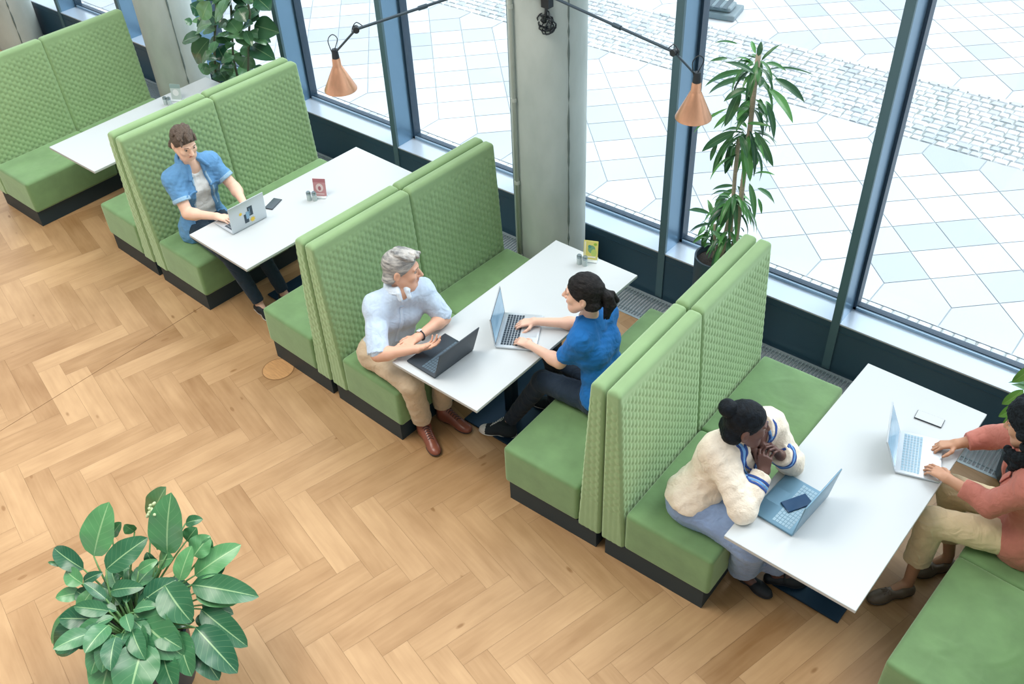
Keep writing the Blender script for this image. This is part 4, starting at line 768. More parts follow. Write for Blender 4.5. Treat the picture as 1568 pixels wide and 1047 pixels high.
class Person:
    def __init__(s, name, label, J, F, skin, head=1.0, roll=0.0, bulk=1.0, female=False, arm=1.0):
        s.J = {k: V3(v) for k, v in J.items()}; s.skin = skin; s.bulk = bulk; s.hs = head; s.arm = arm; s.female = female
        j = s.J; s.lat = nrm(j['LS'] - j['RS']); s.mid = (j['LS'] + j['RS']) / 2; s.hl = nrm(nrm(j['LH'] - j['RH']))
        s.pv = (j['LH'] + j['RH']) / 2 + UP * 0.02; s.ch = s.mid * 0.72 + s.pv * 0.28; s.wa = s.mid * 0.36 + s.pv * 0.64
        s.fwd = nrm(np.cross(s.lat, UP)); s.up = nrm(s.mid - s.pv); s.nk = s.mid + s.up * 0.055 + s.fwd * 0.005
        s.F = nrm(F); R = nrm(np.cross(s.F, UP)); U0 = np.cross(R, s.F); s.U = nrm(U0 * math.cos(roll) + R * math.sin(roll)); s.R = np.cross(s.F, s.U)
        s.hc = j['HC']; loc = (float(s.pv[0]), float(s.pv[1]), 0.0)
        s.t = thing(name, label, 'person', loc); ROOT[s.t.name] = V3(loc); s.B = Sdf()
    def h(s, r, f, u): return s.hc + (s.R * r + s.F * f + s.U * u) * s.hs
    # ---- shared volumes
    def torso(s, S, g=0.0, k=0.06):
        b = s.bulk; j = s.J
        S.cone(s.pv - s.hl * 0.075, s.pv + s.hl * 0.075, 0.105 * b + g, k=k); S.cone(s.wa - s.lat * 0.06, s.wa + s.lat * 0.06, 0.092 * b + g, k=k)
        S.cone(s.ch - s.lat * 0.075, s.ch + s.lat * 0.075, 0.103 * b + g, k=k)
        S.cone(j['RS'] + s.lat * 0.02, j['LS'] - s.lat * 0.02, 0.056 + g, k=k)
        S.cone(s.nk + s.up * 0.01, j['RS'] - UP * 0.005, 0.05 + g, 0.05 + g, k=k); S.cone(s.nk + s.up * 0.01, j['LS'] - UP * 0.005, 0.05 + g, 0.05 + g, k=k)
        if s.female:
            for q in (-1, 1): S.ball(s.ch + s.fwd * 0.065 + s.lat * 0.07 * q - s.up * 0.02, 0.058 + g, k=0.05)
    def limb(s, S, a, b, ra, rb, e0=0.0, e1=1.0, k=0.02, cut=False):
        A, B = V3(a), V3(b); p, q = A + (B - A) * e0, A + (B - A) * e1; r0, r1 = ra + (rb - ra) * e0, ra + (rb - ra) * e1
        if cut:
            T = Sdf(); d = nrm(B - A); T.cone(p, q + d * 0.02, r0, r1, k=0.01); T.plane(q, d); S.add(T, k); return
        S.cone(p, q, r0, r1, k)
    def arm_up(s, S, side, g=0.0, e1=1.0, cut=False, k=0.03): s.limb(S, s.J[side + 'S'], s.J[side + 'E'], (0.052 + g) * s.arm, (0.042 + g) * s.arm, 0, e1, k, cut)
    def arm_lo(s, S, side, g=0.0, e0=0.0, e1=1.0, cut=False, k=0.02): s.limb(S, s.J[side + 'E'], s.J[side + 'W'], (0.042 + g) * s.arm, (0.0265 + g) * s.arm, e0, e1, k, cut)
    def leg(s, S, side, g=0.0, e1=1.0, cut=False, flare=0.0):
        j = s.J; S.cone(j[side + 'H'], j[side + 'K'], 0.086 * s.bulk + g, 0.058 + g + flare * 0.3, 0.03)
        s.limb(S, j[side + 'K'], j[side + 'A'], 0.056 + g + flare * 0.3, 0.037 + g + flare, 0, e1, 0.025, cut)
    def hand(s, side, d, n, curls, thumb=(0.55, 0.75, 0.25), spread=0.10, sc=0.95, flex=None):
        S = s.B; w = s.J[side + 'W']; d = nrm(d); n = V3(n); n = nrm(n - d * (n @ d)); t = np.cross(n, d) * (-1 if side == 'R' else 1)
        P = lambda a, b, c=0: w + (d * a + t * b + n * c) * sc
        off = (0.030, 0.010, -0.011, -0.031); fw = (0.088, 0.092, 0.086, 0.076); tips = []
        for i in range(4):
            S.cone(P(0.008, off[i] * 0.55), P(fw[i], off[i]), 0.0145 * sc, 0.0108 * sc, 0.014)
        seg = ((0.040, 0.025, 0.020), (0.045, 0.028, 0.021), (0.041, 0.026, 0.021), (0.032, 0.020, 0.018)); rad = (0.0088, 0.009, 0.0085, 0.0076)
        for i in range(4):
            p = P(fw[i], off[i]); dd = nrm(d + t * spread * (1.0, 0.25, -0.35, -1.0)[i]); a = 0
            for q in range(3):
                a += curls[i][q]; v = dd * math.cos(a) + n * math.sin(a); p2 = p + v * seg[i][q] * sc; r0 = rad[i] * (1, 0.92, 0.84)[q] * sc
                S.cone(p, p2, r0, r0 * 0.9, 0.004); p = p2
            tips.append(p)
        p = P(0.018, 0.022, 0.004); r = 0.0135
        for L, v, rr in ((0.042, thumb, 0.0112), (0.032, (thumb[0] + 0.3, thumb[1] * 0.55, thumb[2] + 0.05), 0.0098), (0.025, (thumb[0] + 0.4, thumb[1] * 0.3, thumb[2] + 0.08), 0.008)):
            v = nrm(d * v[0] + t * v[1] + n * v[2]); p2 = p + v * L * sc; S.cone(p, p2, r * sc, rr * sc, 0.007); p, r = p2, rr
        s.J[side + 'FT'] = V3(tips).mean(0); return tips
    def body(s, h=0.0046):
        S = s.B; j = s.J; s.torso(S)
        for a in 'LR':
            s.arm_up(S, a); s.arm_lo(S, a); S.ball(j[a + 'E'] * 0.78 + j[a + 'W'] * 0.22, 0.043 * s.arm, 0.03)
            s.leg(S, a, -0.006); f_ = j[a + 'A'] * 0.35 + j[a + 'T'] * 0.65; f_[2] = 0.036; S.cone(j[a + 'A'] * V3([1, 1, 0]) + UP * 0.07, f_, 0.032, 0.022, 0.02)
        m = s.hs; H = s.h; A = (s.R, s.F, s.U)
        S.cone(s.nk - s.up * 0.02, H(0, -0.030, -0.055), 0.054 if not s.female else 0.049, 0.047 * m if not s.female else 0.043, 0.025)
        S.ell(H(0, -0.012, 0.035), (0.073 * m, 0.093 * m, 0.082 * m), A, 0.03); S.ell(H(0, 0.038, -0.025), (0.060 * m, 0.056 * m, 0.082 * m), A, 0.03)
        S.cone(H(-0.022, 0.055, -0.088), H(0.022, 0.055, -0.088), 0.024 * m, k=0.035); S.ball(H(0, 0.078, -0.092), 0.017 * m, 0.02)
        for q in (-1, 1):
            S.cone(H(0.058 * q, -0.005, -0.04), H(0.03 * q, 0.06, -0.085), 0.021 * m, 0.018 * m, 0.035); S.ball(H(0.040 * q, 0.066, -0.022), 0.020 * m, 0.02)
            S.ball(H(0.031 * q, 0.098, 0.010), 0.0125 * m, 0.014, 's'); S.cone(H(0.014 * q, 0.088, 0.026), H(0.045 * q, 0.078, 0.027), 0.009 * m, 0.007 * m, 0.012)
            E = Sdf(); E.ell(H(0.078 * q, -0.014, -0.006), (0.009 * m, 0.019 * m, 0.032 * m), A, 0.004); E.ell(H(0.086 * q, -0.008, -0.004), (0.006 * m, 0.010 * m, 0.018 * m), A, 0.004, 's'); S.add(E, 0.006)
            S.ball(H(0.012 * q, 0.100, -0.030), 0.0085 * m, 0.008)
        S.cone(H(0, 0.088, 0.018), H(0, 0.116, -0.024), 0.008 * m, 0.0112 * m, 0.012); S.cone(H(-0.017, 0.090, -0.058), H(0.017, 0.090, -0.058), 0.008 * m, k=0.008)
        b = S.build('body', s.skin, s.t, h); s.body_o = b
        e = MB()
        for q in (-1, 1):
            eb = MB(); c = H(0.030 * q, 0.0765, 0.008) - ROOT[s.t.name]; Mx = Matrix([tuple(map(float, v)) for v in (s.R, s.U, s.F)]).transposed().to_4x4(); Mx.translation = Vector(c)
            eb.lathe([(0.0118 * m * math.sin(a), 0.0118 * m * math.cos(a)) for a in np.linspace(0.001, PI, 10)], 16, M=Mx)
            k0 = len(eb.f); eb.lathe([(0.0001, 0.0124 * m), (0.0066 * m, 0.0109 * m)], 14, mi=1, M=Mx); eb.build('eye', [M_eyew, M_iris], s.t, smooth=True)
        return b
    def brows(s, m, r=0.0026):
        for q in (-1, 1):
            p = s.B.project([s.h(0.017 * q, 0.10, 0.035), s.h(0.031 * q, 0.10, 0.0355), s.h(0.046 * q, 0.085, 0.031)], -0.0004); S = MB(); S.tube([v - ROOT[s.t.name] for v in crv(p, 4)], r * s.hs, 7, flat=0.7)
            S.build('eyebrow', m, s.t, smooth=True)
    def lips(s, m):
        p = s.B.project([s.h(-0.022, 0.10, -0.057), s.h(0, 0.11, -0.0555), s.h(0.022, 0.10, -0.057)], -0.001); S = MB()
        S.tube([v - ROOT[s.t.name] for v in crv(p, 5)], [0.0025, 0.004, 0.005, 0.0056, 0.006, 0.0056, 0.006, 0.0056, 0.005, 0.004, 0.0025], 8); S.build('lips', m, s.t, smooth=True)
    def hair(s, m, g=0.014, line=(0.03, 0.9), low=-0.085, seed=0, amp=0.004, freq=90, extra=None, h=0.005, back=0.0):
        S = Sdf(); A = (s.R, s.F, s.U); k = s.hs; S.ell(s.h(0, -0.014, 0.036), ((0.073 + g) * k, (0.092 + g) * k, (0.080 + g * 1.2) * k), A, 0.02); S.cone(s.h(-0.035, -0.055, -0.05), s.h(0.035, -0.055, -0.05), (0.045 + g * 0.6) * k, k=0.03)
        c, F, U = s.hc, s.F, s.U
        S.cut(lambda X, Y, Z: (((X - c[0]) * F[0] + (Y - c[1]) * F[1] + (Z - c[2]) * F[2]) - line[0] * k - line[1] * ((X - c[0]) * U[0] + (Y - c[1]) * U[1] + (Z - c[2]) * U[2])) / (1 + line[1] ** 2) ** 0.5)
        S.plane(s.h(0, 0, low), -s.U)
        S.disp(wob(amp, freq, seed)); S.disp(wob(amp * 0.6, freq * 2.2, seed + 1))
        if extra: extra(S)
        return S.build('hair', m, s.t, h)
    def ribbon(s, S, pts, w, m, name, off=0.002, parent=None, thick=0.25, n=6):
        p = S.project(np.array([tuple(v) for v in crv([tuple(q) for q in pts], n)]), off); b = MB(); N = len(p); g = []
        for v in p: e = 1e-3; g.append(nrm([S.at(v + e * np.eye(3)[i])[0] - S.at(v - e * np.eye(3)[i])[0] for i in range(3)]))
        loc = ROOT[s.t.name]; vs = []
        for i in range(N):
            t = nrm(p[min(i + 1, N - 1)] - p[max(i - 1, 0)]); sd = nrm(np.cross(t, g[i]))
            for a, c in ((-1, 0), (-0.8, 1), (0.8, 1), (1, 0), (0, -0.8)): vs.append(p[i] - loc + sd * (w / 2 * a) + g[i] * (w * thick * 0.5 * c))
        fs = [(i * 5 + k, i * 5 + (k + 1) % 5, (i + 1) * 5 + (k + 1) % 5, (i + 1) * 5 + k) for i in range(N - 1) for k in range(5)]
        fs += [(0, 1, 2, 3, 4), tuple((N - 1) * 5 + k for k in (4, 3, 2, 1, 0))]
        b.add(vs, fs); return b.build(name, m, parent or s.t, smooth=True)
    def shoe(s, side, heel, toe, upm, solem, shaft=0.0, low=False, lace=None, wide=1.0, cap=None, ped=False):
        hl, to = V3(heel), V3(toe); hl[2] = to[2] = 0; d = nrm(to - hl); L = np.linalg.norm(to - hl); sd = np.cross(UP, d); an = s.J[side + 'A']
        def vol(g=0.0):
            S = Sdf(); w = wide
            S.cone(hl + d * 0.035 + UP * 0.035, hl + d * 0.09 + UP * 0.04, 0.034 * w + g, 0.034 * w + g, 0.03)
            S.cone(hl + d * 0.09 + UP * 0.045, hl + d * L * 0.66 + UP * 0.034, 0.034 * w + g, 0.034 * w + g, 0.03)
            S.ell(hl + d * (L - 0.062) + UP * 0.026, (0.062 + g, 0.043 * w + g, 0.032 + g), (d, sd, UP), 0.03)
            return S
        S = vol()
        if shaft: S.cone(V3([*(an[:2]), 0.09]) + d * 0.012, hl + d * L * 0.56 + UP * 0.05, 0.040, 0.034, 0.03); S.cone(hl + d * 0.06 + UP * 0.05, V3([*(an[:2]), shaft]), 0.042, 0.046, 0.03); S.plane(V3([*(an[:2]), shaft]), UP)
        if low: S.cone(V3([*(hl + d * 0.075)[:2], 0.105]), V3([*(hl + d * low)[:2], 0.085]), 0.030, 0.024, 0.012, 's'); S.plane(hl + UP * 0.062, UP * 1.0 - d * 0.12)
        S.plane((0, 0, 0.012), -UP); pick = None
        if cap: pick = lambda c: ((c - hl) @ d > L - cap).astype(int)
        o = S.build('shoe', upm, s.t, 0.0045, pick)
        Q = vol(0.004); Q.plane((0, 0, 0.0), -UP); Q.plane((0, 0, 0.02), UP); Q.build('sole', solem, o, 0.0045)
        if lace:
            b = MB(); loc = ROOT[s.t.name]; a0 = V3([*(an[:2]), min(shaft or 0.09, 0.1)]) + d * 0.05
            for k in range(6):
                c = a0 + (hl + d * (L * 0.68) + UP * 0.075 - a0) * (k / 5.5); p = S.project([c - sd * 0.022 + UP * .01, c + UP * 0.02, c + sd * 0.022 + d * 0.012 + UP * .01], 0.001)
                b.tube([v - loc for v in crv(p, 4)], 0.0024, 6)
            b.build('laces', lace, o, smooth=True)
        return o, S
def hides(*a): pass
M_eyew = mat('eye_white', (176, 164, 156), 0.4); M_iris = mat('iris', (56, 48, 44), 0.2)
TYPE = [(0.35, 0.55, 0.3)] * 4
HALF = [(0.25, 0.45, 0.3), (0.3, 0.5, 0.3), (0.35, 0.5, 0.3), (0.4, 0.55, 0.3)]
def fabric(name, rgb, rgb2=None, bs=260, bump=0.15, rough=0.85, fold=0.55, fs=13, **k):
    m = mat(name, rgb, rough, bump=bump, bscale=bs, var=0.06, vscale=18, sheen=0.25, **k); nt = m.node_tree        # soft cloth folds on top of the weave
    tc = next(n for n in nt.nodes if n.bl_idname == 'ShaderNodeTexCoord'); no = nt.nodes.new('ShaderNodeTexNoise'); no.inputs['Scale'].default_value = fs; no.inputs['Detail'].default_value = 2.5
    no.inputs['Distortion'].default_value = 1.4; no.inputs['Roughness'].default_value = 0.45; bp = nt.nodes.new('ShaderNodeBump'); bp.inputs['Strength'].default_value = fold; bp.inputs['Distance'].default_value = 0.02
    old = next(n for n in nt.nodes if n.bl_idname == 'ShaderNodeBump' and n != bp); nt.links.new(tc.outputs['Object'], no.inputs[0]); nt.links.new(no.outputs['Fac'], bp.inputs['Height']); nt.links.new(bp.outputs[0], old.inputs['Normal'])
    return m

# ---- the young man in the denim shirt
p = Person('person', 'young man in an open blue denim shirt over a white tee, typing on a laptop', dict(
    RS=(-2.545, .285, 1.015), LS=(-2.555, .640, 1.0), RE=(-2.39, .245, .795), LE=(-2.385, .69, .80), RW=(-2.175, .345, .80), LW=(-2.15, .59, .795),
    RH=(-2.58, .375, .535), LH=(-2.58, .545, .535), RK=(-2.09, .30, .53), LK=(-2.07, .53, .54), RA=(-1.93, .36, .10), LA=(-1.875, .565, .10), RT=(-1.75, .33, .03), LT=(-1.69, .57, .03), HC=(-2.468, .42, 1.29)),
    (.93, -.12, -.34), mat('skin_light', (236, 196, 172), 0.5, var=0.03, sss=0.08), head=1.03)
p.hand('R', (.88, .42, -.12), (0, 0, -1), TYPE); p.hand('L', (.92, -.3, -.12), (0, 0, -1), TYPE); p.body()
p.brows(mat('brow_brown', (74, 60, 52), 0.8)); p.lips(mat('lip_rose', (206, 140, 128), 0.5))
def locks(p, S, n, seed, x0, f0, f1, u0, lift, sweep, r0, r1):
    r = random.Random(seed)                # short locks combed over the top of the head
    for k in range(n):
        x = r.uniform(-x0, x0); f = r.uniform(f0, f1); u = u0 * math.sqrt(max(0.05, 1 - (x / 0.095) ** 2 * 0.9 - ((f + 0.014) / 0.12) ** 2)); L = r.uniform(0.03, 0.05)
        a = p.h(x, f, u); b_ = p.h(x + sweep * L + r.uniform(-.008, .008), f + L * 0.85, u + lift * L - (0.3 if f > 0.04 else 0.0) * L * max(0, -lift + 0.5)); S.cone(a, b_, r0, r1, 0.006)
def short_top(S):
    locks(p, S, 60, 4, 0.062, -0.06, 0.062, 0.128, -0.12, 0.25, 0.012, 0.006)
p.hair(mat(spec=0.15, name='brown_hair', rgb=(66, 58, 54), rough=0.5, rgb2=(122, 108, 96), vscale=70, bump=0.6, bscale=120, stretch=(3, 3, 1)), g=0.010, seed=3, amp=0.003, extra=short_top, line=(0.022, 0.95), low=-0.055)
T1 = Sdf(); p.torso(T1, 0.006); T1.cone(p.nk - p.up * 0.01, p.nk + p.up * 0.14 + p.fwd * 0.04, 0.06, 0.07, 0.01, 's'); T1.ball(p.nk + p.fwd * 0.075 - p.up * 0.01, 0.045, 0.02, 's'); T1.plane((0, 0, 0.50), -UP); T1.disp(wob(0.003, 55, 4)); T1.build('undershirt', fabric('white_tee', (226, 228, 226)), p.t, 0.006)
DEN = fabric('denim_shirt', (96, 150, 198), bs=300, bump=0.25); DENL = fabric('denim_turnup', (150, 188, 216), bs=300)
S = Sdf(); p.torso(S, 0.017); S.cone(p.pv - p.hl * 0.10 - UP * 0.06, p.pv + p.hl * 0.10 - UP * 0.06, 0.115, k=0.05)
for a in 'LR': p.arm_up(S, a, 0.017, 0.62, True)
nk, fw, la, up = p.nk, p.fwd, p.lat, p.up
S.cone(nk - up * 0.005, nk + up * 0.14 + fw * 0.03, 0.064, 0.074, 0.01, 's')
def opening(X, Y, Z):          # the shirt hangs open down the front
    dx, dy, dz = X - nk[0], Y - nk[1], Z - nk[2]; l = dx * la[0] + dy * la[1] + dz * la[2]; f = dx * fw[0] + dy * fw[1] + dz * fw[2]; u = dx * up[0] + dy * up[1] + dz * up[2]
    return np.minimum(0.045 + np.clip(-u, 0, 1) * 0.13 - np.abs(l + 0.005), f - 0.03)
S.cut(opening); S.plane((0, 0, 0.452), -UP); S.disp(wob(0.005, 42, 8)); S.disp(wob(0.002, 110, 9)); sh = S.build('shirt', DEN, p.t, 0.006)
for a in 'LR':
    q = Sdf(); p.limb(q, p.J[a + 'S'], p.J[a + 'E'], 0.073, 0.064, 0.53, 0.66, 0.01, True); q.plane(p.J[a + 'S'] + (p.J[a + 'E'] - p.J[a + 'S']) * 0.545, p.J[a + 'S'] - p.J[a + 'E']); q.build('cuff', DENL, sh, 0.005)
def collar(p, S, m, parent, r=0.062, gap=0.55, h=0.055, pt=0.055, out=0.03):
    c = Sdf(); n = 26; ax = nrm(p.h(0, -0.03, -0.055) - p.nk); f = nrm(p.fwd - ax * (p.fwd @ ax)); l = np.cross(ax, f); o = p.nk + ax * 0.014
    A = np.linspace(gap, 2 * PI - gap, n); ring = lambda rr, u: [o + (f * math.cos(a) * (rr + .003) + l * math.sin(a) * rr) + ax * (u - 0.026 * math.cos(a)) for a in A]
    T, L, Q = ring(r, h), ring(r + 0.006, 0.018), ring(r + 0.026, 0.026)
    for R_ in (T, L): [c.cone(R_[i], R_[i + 1], 0.006, k=0.004) for i in range(n - 1)]
    M_ = ring(r + 0.002, h * 0.65); [c.cone(M_[i], M_[i + 1], 0.006, k=0.008) for i in range(n - 1)]
    for u in (0.2, 0.4, 0.6, 0.8, 1.0):                     # the turned-down leaf
        R_ = [T[i] * (1 - u) + Q[i] * u + ax * 0.012 * math.sin(PI * u) for i in range(n)]; [c.cone(R_[i], R_[i + 1], 0.005, k=0.008) for i in range(n - 1)]
    for e, q, sg in ((T[0], Q[0], 1), (T[-1], Q[-1], -1)):
        tip = S.project([e + f * 0.05 - ax * (pt + h * .4) + l * sg * out], 0.004)[0]; b0 = e * 0.45 + q * 0.55
        for u in (0, 0.2, 0.4, 0.6, 0.8, 1.0): c.cone(e * (1 - u) + q * u, tip, 0.0075, 0.005, 0.016)
    return c.build('collar', m, parent, 0.0042)
collar(p, S, DEN, sh, r=0.068, gap=0.75, out=0.045)
for sg in (-1, 1):             # breast pockets and placket edges
    o = p.ch + p.fwd * 0.13 + p.lat * 0.092 * sg + p.up * 0.015
    p.ribbon(S, [o + p.lat * 0.045, o, o - p.lat * 0.045], 0.02, DENL if False else DEN, 'pocket_flap', 0.003, sh); E_ = [p.nk + p.fwd * 0.10 + p.lat * sg * (0.052 + 0.13 * q) - p.up * q for q in (0.06, 0.15, 0.25, 0.35)]
    p.ribbon(S, E_, 0.018, DENL, 'placket', 0.001, sh)
JEANS = fabric('dark_jeans', (28, 52, 70), bs=220)
S = Sdf(); S.cone(p.pv - p.hl * 0.08, p.pv + p.hl * 0.08, 0.110, k=0.04)
for a in 'LR': p.leg(S, a, 0.010, 1.0, True)
S.plane((0, 0, 0.452), -V3([0, 0, 0]) if False else V3([0, 0, -1])) if False else None
S.disp(wob(0.003, 50, 6)); S.build('jeans', JEANS, p.t, 0.007)
LSH = mat('dark_shoe', (30, 40, 46), 0.5); RUB = mat('rubber_sole', (228, 226, 218), 0.7)
p.shoe('R', p.J['RA'] - V3([.06, 0, 0]), p.J['RA'] + V3([.2, -.03, 0]), LSH, RUB); p.shoe('L', p.J['LA'] - V3([.06, 0, 0]), p.J['LA'] + V3([.2, 0, 0]), LSH, RUB)

# ---- the grey-haired man
p = Person('person', 'grey-haired man in a light blue shirt and beige chinos behind a black laptop', dict(
    RS=(-.250, .142, .982), LS=(-.120, .428, .994), RE=(-.085, -.03, .785), LE=(.015, .468, .80), RW=(.105, .125, .822), LW=(.04, .20, .832),
    RH=(-.33, .15, .535), LH=(-.275, .305, .535), RK=(.05, .085, .53), LK=(.10, .32, .53), RA=(.03, .158, .11), LA=(.035, .345, .11), RT=(.21, .075, .03), LT=(.25, .35, .03), HC=(-.172, .330, 1.185)),
    (.77, .60, -.12), mat('skin_tan', (222, 174, 148), 0.5, var=0.03, sss=0.08), head=1.10, roll=-0.10)
p.hand('R', (.62, .76, .12), (-.35, -.05, .9), [(0.25, .35, .25), (.3, .45, .3), (.4, .5, .3), (.5, .55, .3)], spread=0.12, thumb=(0.6, 0.7, 0.35))
p.hand('L', (-.22, -.97, -.06), (-.05, 0, -1), [(.15, .35, .2), (.15, .4, .25), (.2, .4, .25), (.25, .45, .25)]); p.body()
p.brows(mat('brow_grey', (128, 116, 106), 0.8)); p.lips(mat('lip_tan', (196, 134, 120), 0.5))
def quiff(S): locks(p, S, 46, 8, 0.055, -0.05, 0.055, 0.122, 0.10, 0.35, 0.014, 0.008); locks(p, S, 14, 9, 0.045, 0.04, 0.07, 0.125, 0.35, 0.5, 0.015, 0.010)
p.hair(mat('grey_hair', (104, 107, 109), 0.5, rgb2=(202, 200, 195), vscale=18, bump=0.6, bscale=90, stretch=(1, 1, 4)), g=0.008, seed=5, amp=0.002, freq=90, extra=quiff, line=(0.016, 1.0), low=-0.055)
SHB = fabric('pale_blue_shirt', (196, 216, 238), bs=240, bump=0.1)
S = Sdf(); p.torso(S, 0.014)
for a in 'LR':
    p.arm_up(S, a, 0.019, 0.9, False, 0.04); q = Sdf(); p.limb(q, p.J[a + 'S'], p.J[a + 'E'], 0.072, 0.062, 0.5, 0.97, 0.01, True); S.add(q, 0.02)
S.cone(p.nk - p.up * 0.005, p.nk + p.up * 0.14 + p.fwd * 0.03, 0.060, 0.072, 0.01, 's'); nk, fw, la, up = p.nk.copy(), p.fwd.copy(), p.lat.copy(), p.up.copy()
S.ball(nk + fw * 0.07 + up * 0.005, 0.02, 0.02, 's')
S.plane((0, 0, 0.52), -UP); S.disp(wob(0.005, 40, 18)); S.disp(wob(0.0025, 95, 19)); sh = S.build('shirt', SHB, p.t, 0.0055); collar(p, S, fabric('shirt_collar', (216, 230, 244), bump=0.05), sh, r=0.062, gap=0.36, out=0.014)
p.ribbon(S, [nk + fw * 0.12 - up * q for q in (0.07, 0.16, 0.26, 0.36)], 0.026, SHB, 'placket', 0.0015, sh)
for a in 'LR':
    q = Sdf(); p.limb(q, p.J[a + 'S'], p.J[a + 'E'], 0.077, 0.066, 0.80, 0.985, 0.01, True); q.plane(p.J[a + 'S'] + (p.J[a + 'E'] - p.J[a + 'S']) * 0.815, p.J[a + 'S'] - p.J[a + 'E']); q.disp(wob(0.003, 120, 3)); q.build('cuff', SHB, sh, 0.005)
CHI = fabric('beige_chinos', (206, 186, 158), bs=200)
S = Sdf(); S.cone(p.pv - p.hl * 0.085, p.pv + p.hl * 0.085, 0.120, k=0.05)
for a in 'LR': p.leg(S, a, 0.016, 0.86, True, 0.012)
S.disp(wob(0.004, 55, 26)); S.disp(wob(0.002, 130, 27)); S.build('trousers', CHI, p.t, 0.006)
for a in 'LR':
    q = Sdf(); p.limb(q, p.J[a + 'K'], p.J[a + 'A'], 0.082, 0.064, 0.78, 0.90, 0.01, True); q.plane(p.J[a + 'K'] + (p.J[a + 'A'] - p.J[a + 'K']) * 0.80, p.J[a + 'K'] - p.J[a + 'A']); q.disp(wob(0.003, 110, 7)); q.build('trouser_turnup', CHI, p.t, 0.005)
    q = Sdf(); p.limb(q, p.J[a + 'K'], p.J[a + 'A'], 0.05, 0.042, 0.8, 1.1, 0.01, True); q.build('sock', fabric('pale_sock', (214, 214, 206)), p.t, 0.005)
BRN = mat('brown_leather', (142, 84, 66), 0.3, var=0.25, vscale=10); SOLE = mat('dark_sole', (58, 48, 46), 0.6); LACE = mat('dark_laces', (44, 44, 48), 0.8)
p.shoe('R', (-.022, .182, 0), (.245, .055, 0), BRN, SOLE, shaft=0.135, lace=LACE); p.shoe('L', (-.015, .34, 0), (.28, .352, 0), BRN, SOLE, shaft=0.135, lace=LACE)
w_ = MB(); d = nrm(p.J['LE'] - p.J['LW']); c = p.J['LW'] + d * 0.03; ROOT['w'] = ROOT[p.t.name]; a1 = nrm(np.cross(d, UP)); a2 = np.cross(a1, d)
w_.tube([c + (a1 * math.cos(t) + a2 * math.sin(t)) * 0.0315 - ROOT['w'] for t in np.linspace(0, 2 * PI, 33)], 0.008, 6, flat=0.35); o = w_.build('watch', mat('watch_strap', (52, 66, 78), 0.5), p.t, smooth=True)
w_ = MB(); Mx = Matrix((d, np.cross(nrm(a2 * 0.95 - a1 * 0.3), d), nrm(a2 * 0.95 - a1 * 0.3))).transposed().to_4x4(); Mx.translation = Vector(c + nrm(a2 * 0.95 - a1 * 0.3) * 0.033 - ROOT['w']); w_.rbox((-0.016, -0.014, -0.004), (0.016, 0.014, 0.005), 0.004, 3, M=Mx); w_.build('watch_face', mat('watch_silver', (226, 232, 236), 0.2, 0.3), o, smooth=True)

# ---- the woman in the blue t-shirt
p = Person('person', 'woman with a dark ponytail in a bright blue t-shirt, typing on a silver laptop', dict(
    LS=(.985, .605, 1.0), RS=(.945, .925, .995), LE=(.86, .575, .795), RE=(.745, .935, .80), LW=(.618, .588, .80), RW=(.505, .785, .80),
    LH=(1.10, .655, .54), RH=(1.10, .825, .54), LK=(.70, .61, .525), RK=(.64, .80, .56), LA=(.475, .53, .10), RA=(.60, .86, .10), LT=(.33, .42, .03), RT=(.42, .84, .03), HC=(.935, .712, 1.268)),
    (-.93, -.36, -.08), mat('skin_fair', (232, 190, 168), 0.5, var=0.03, sss=0.08), head=1.06, female=True, bulk=0.98, arm=0.92)
p.hand('L', (-.95, .05, -.12), (0, 0, -1), TYPE, sc=0.9); p.hand('R', (-.75, -.62, -.1), (0, 0, -1), TYPE, sc=0.9); p.body()
DKH = mat(spec=0.15, name='dark_brown_hair', rgb=(16, 17, 19), rough=0.5, rgb2=(46, 44, 44), vscale=30, bump=0.5, bscale=70, stretch=(1, 3, 3))
p.brows(DKH, 0.0022); p.lips(mat('lip_pink', (204, 130, 124), 0.5))
def tail(S):
    for k in range(16):
        r = random.Random(k); x, y = r.uniform(-.022, .022), r.uniform(-.018, .018)
        P = [p.h(x * .5, -0.10, 0.03 + y * .5), p.h(x, -0.135 + y, 0.0), p.h(x * 1.6, -0.148 + y * 1.4, -0.05), p.h(x * 1.5 + r.uniform(-.02, .02), -0.130 + y, -0.10 - r.uniform(0, .05))]
        for i in range(3): S.cone(P[i], P[i + 1], (0.014, 0.017, 0.015)[i], (0.017, 0.015, 0.006)[i], 0.008)
p.hair(DKH, g=0.011, seed=9, amp=0.003, freq=80, extra=tail, line=(0.03, 0.95), low=-0.06)
b = MB(); b.tube([p.h(0.021 * math.cos(t), -0.105 + 0.006 * math.sin(t), 0.028 + 0.021 * math.sin(t)) - ROOT[p.t.name] for t in np.linspace(0, 2 * PI, 20)], 0.006, 8); b.build('hair_tie', M_blk, p.t, smooth=True)
BLU = fabric('royal_blue_tee', (10, 108, 184), bs=260, bump=0.1)
S = Sdf(); p.torso(S, 0.012); S.cone(p.pv - p.hl * 0.08 + UP * .02, p.pv + p.hl * 0.08 + UP * .02, 0.118, k=0.05)
for a in 'LR': p.arm_up(S, a, 0.020, 0.74, True)
S.cone(p.nk + p.up * 0.0, p.nk + p.up * 0.14 + p.fwd * 0.03, 0.058, 0.07, 0.01, 's'); S.ball(p.nk + p.fwd * 0.06, 0.04, 0.02, 's')
S.plane((0, 0, 0.56), -UP); S.disp(wob(0.005, 38, 28)); S.disp(wob(0.002, 95, 29)); sh = S.build('t_shirt', BLU, p.t, 0.0055)
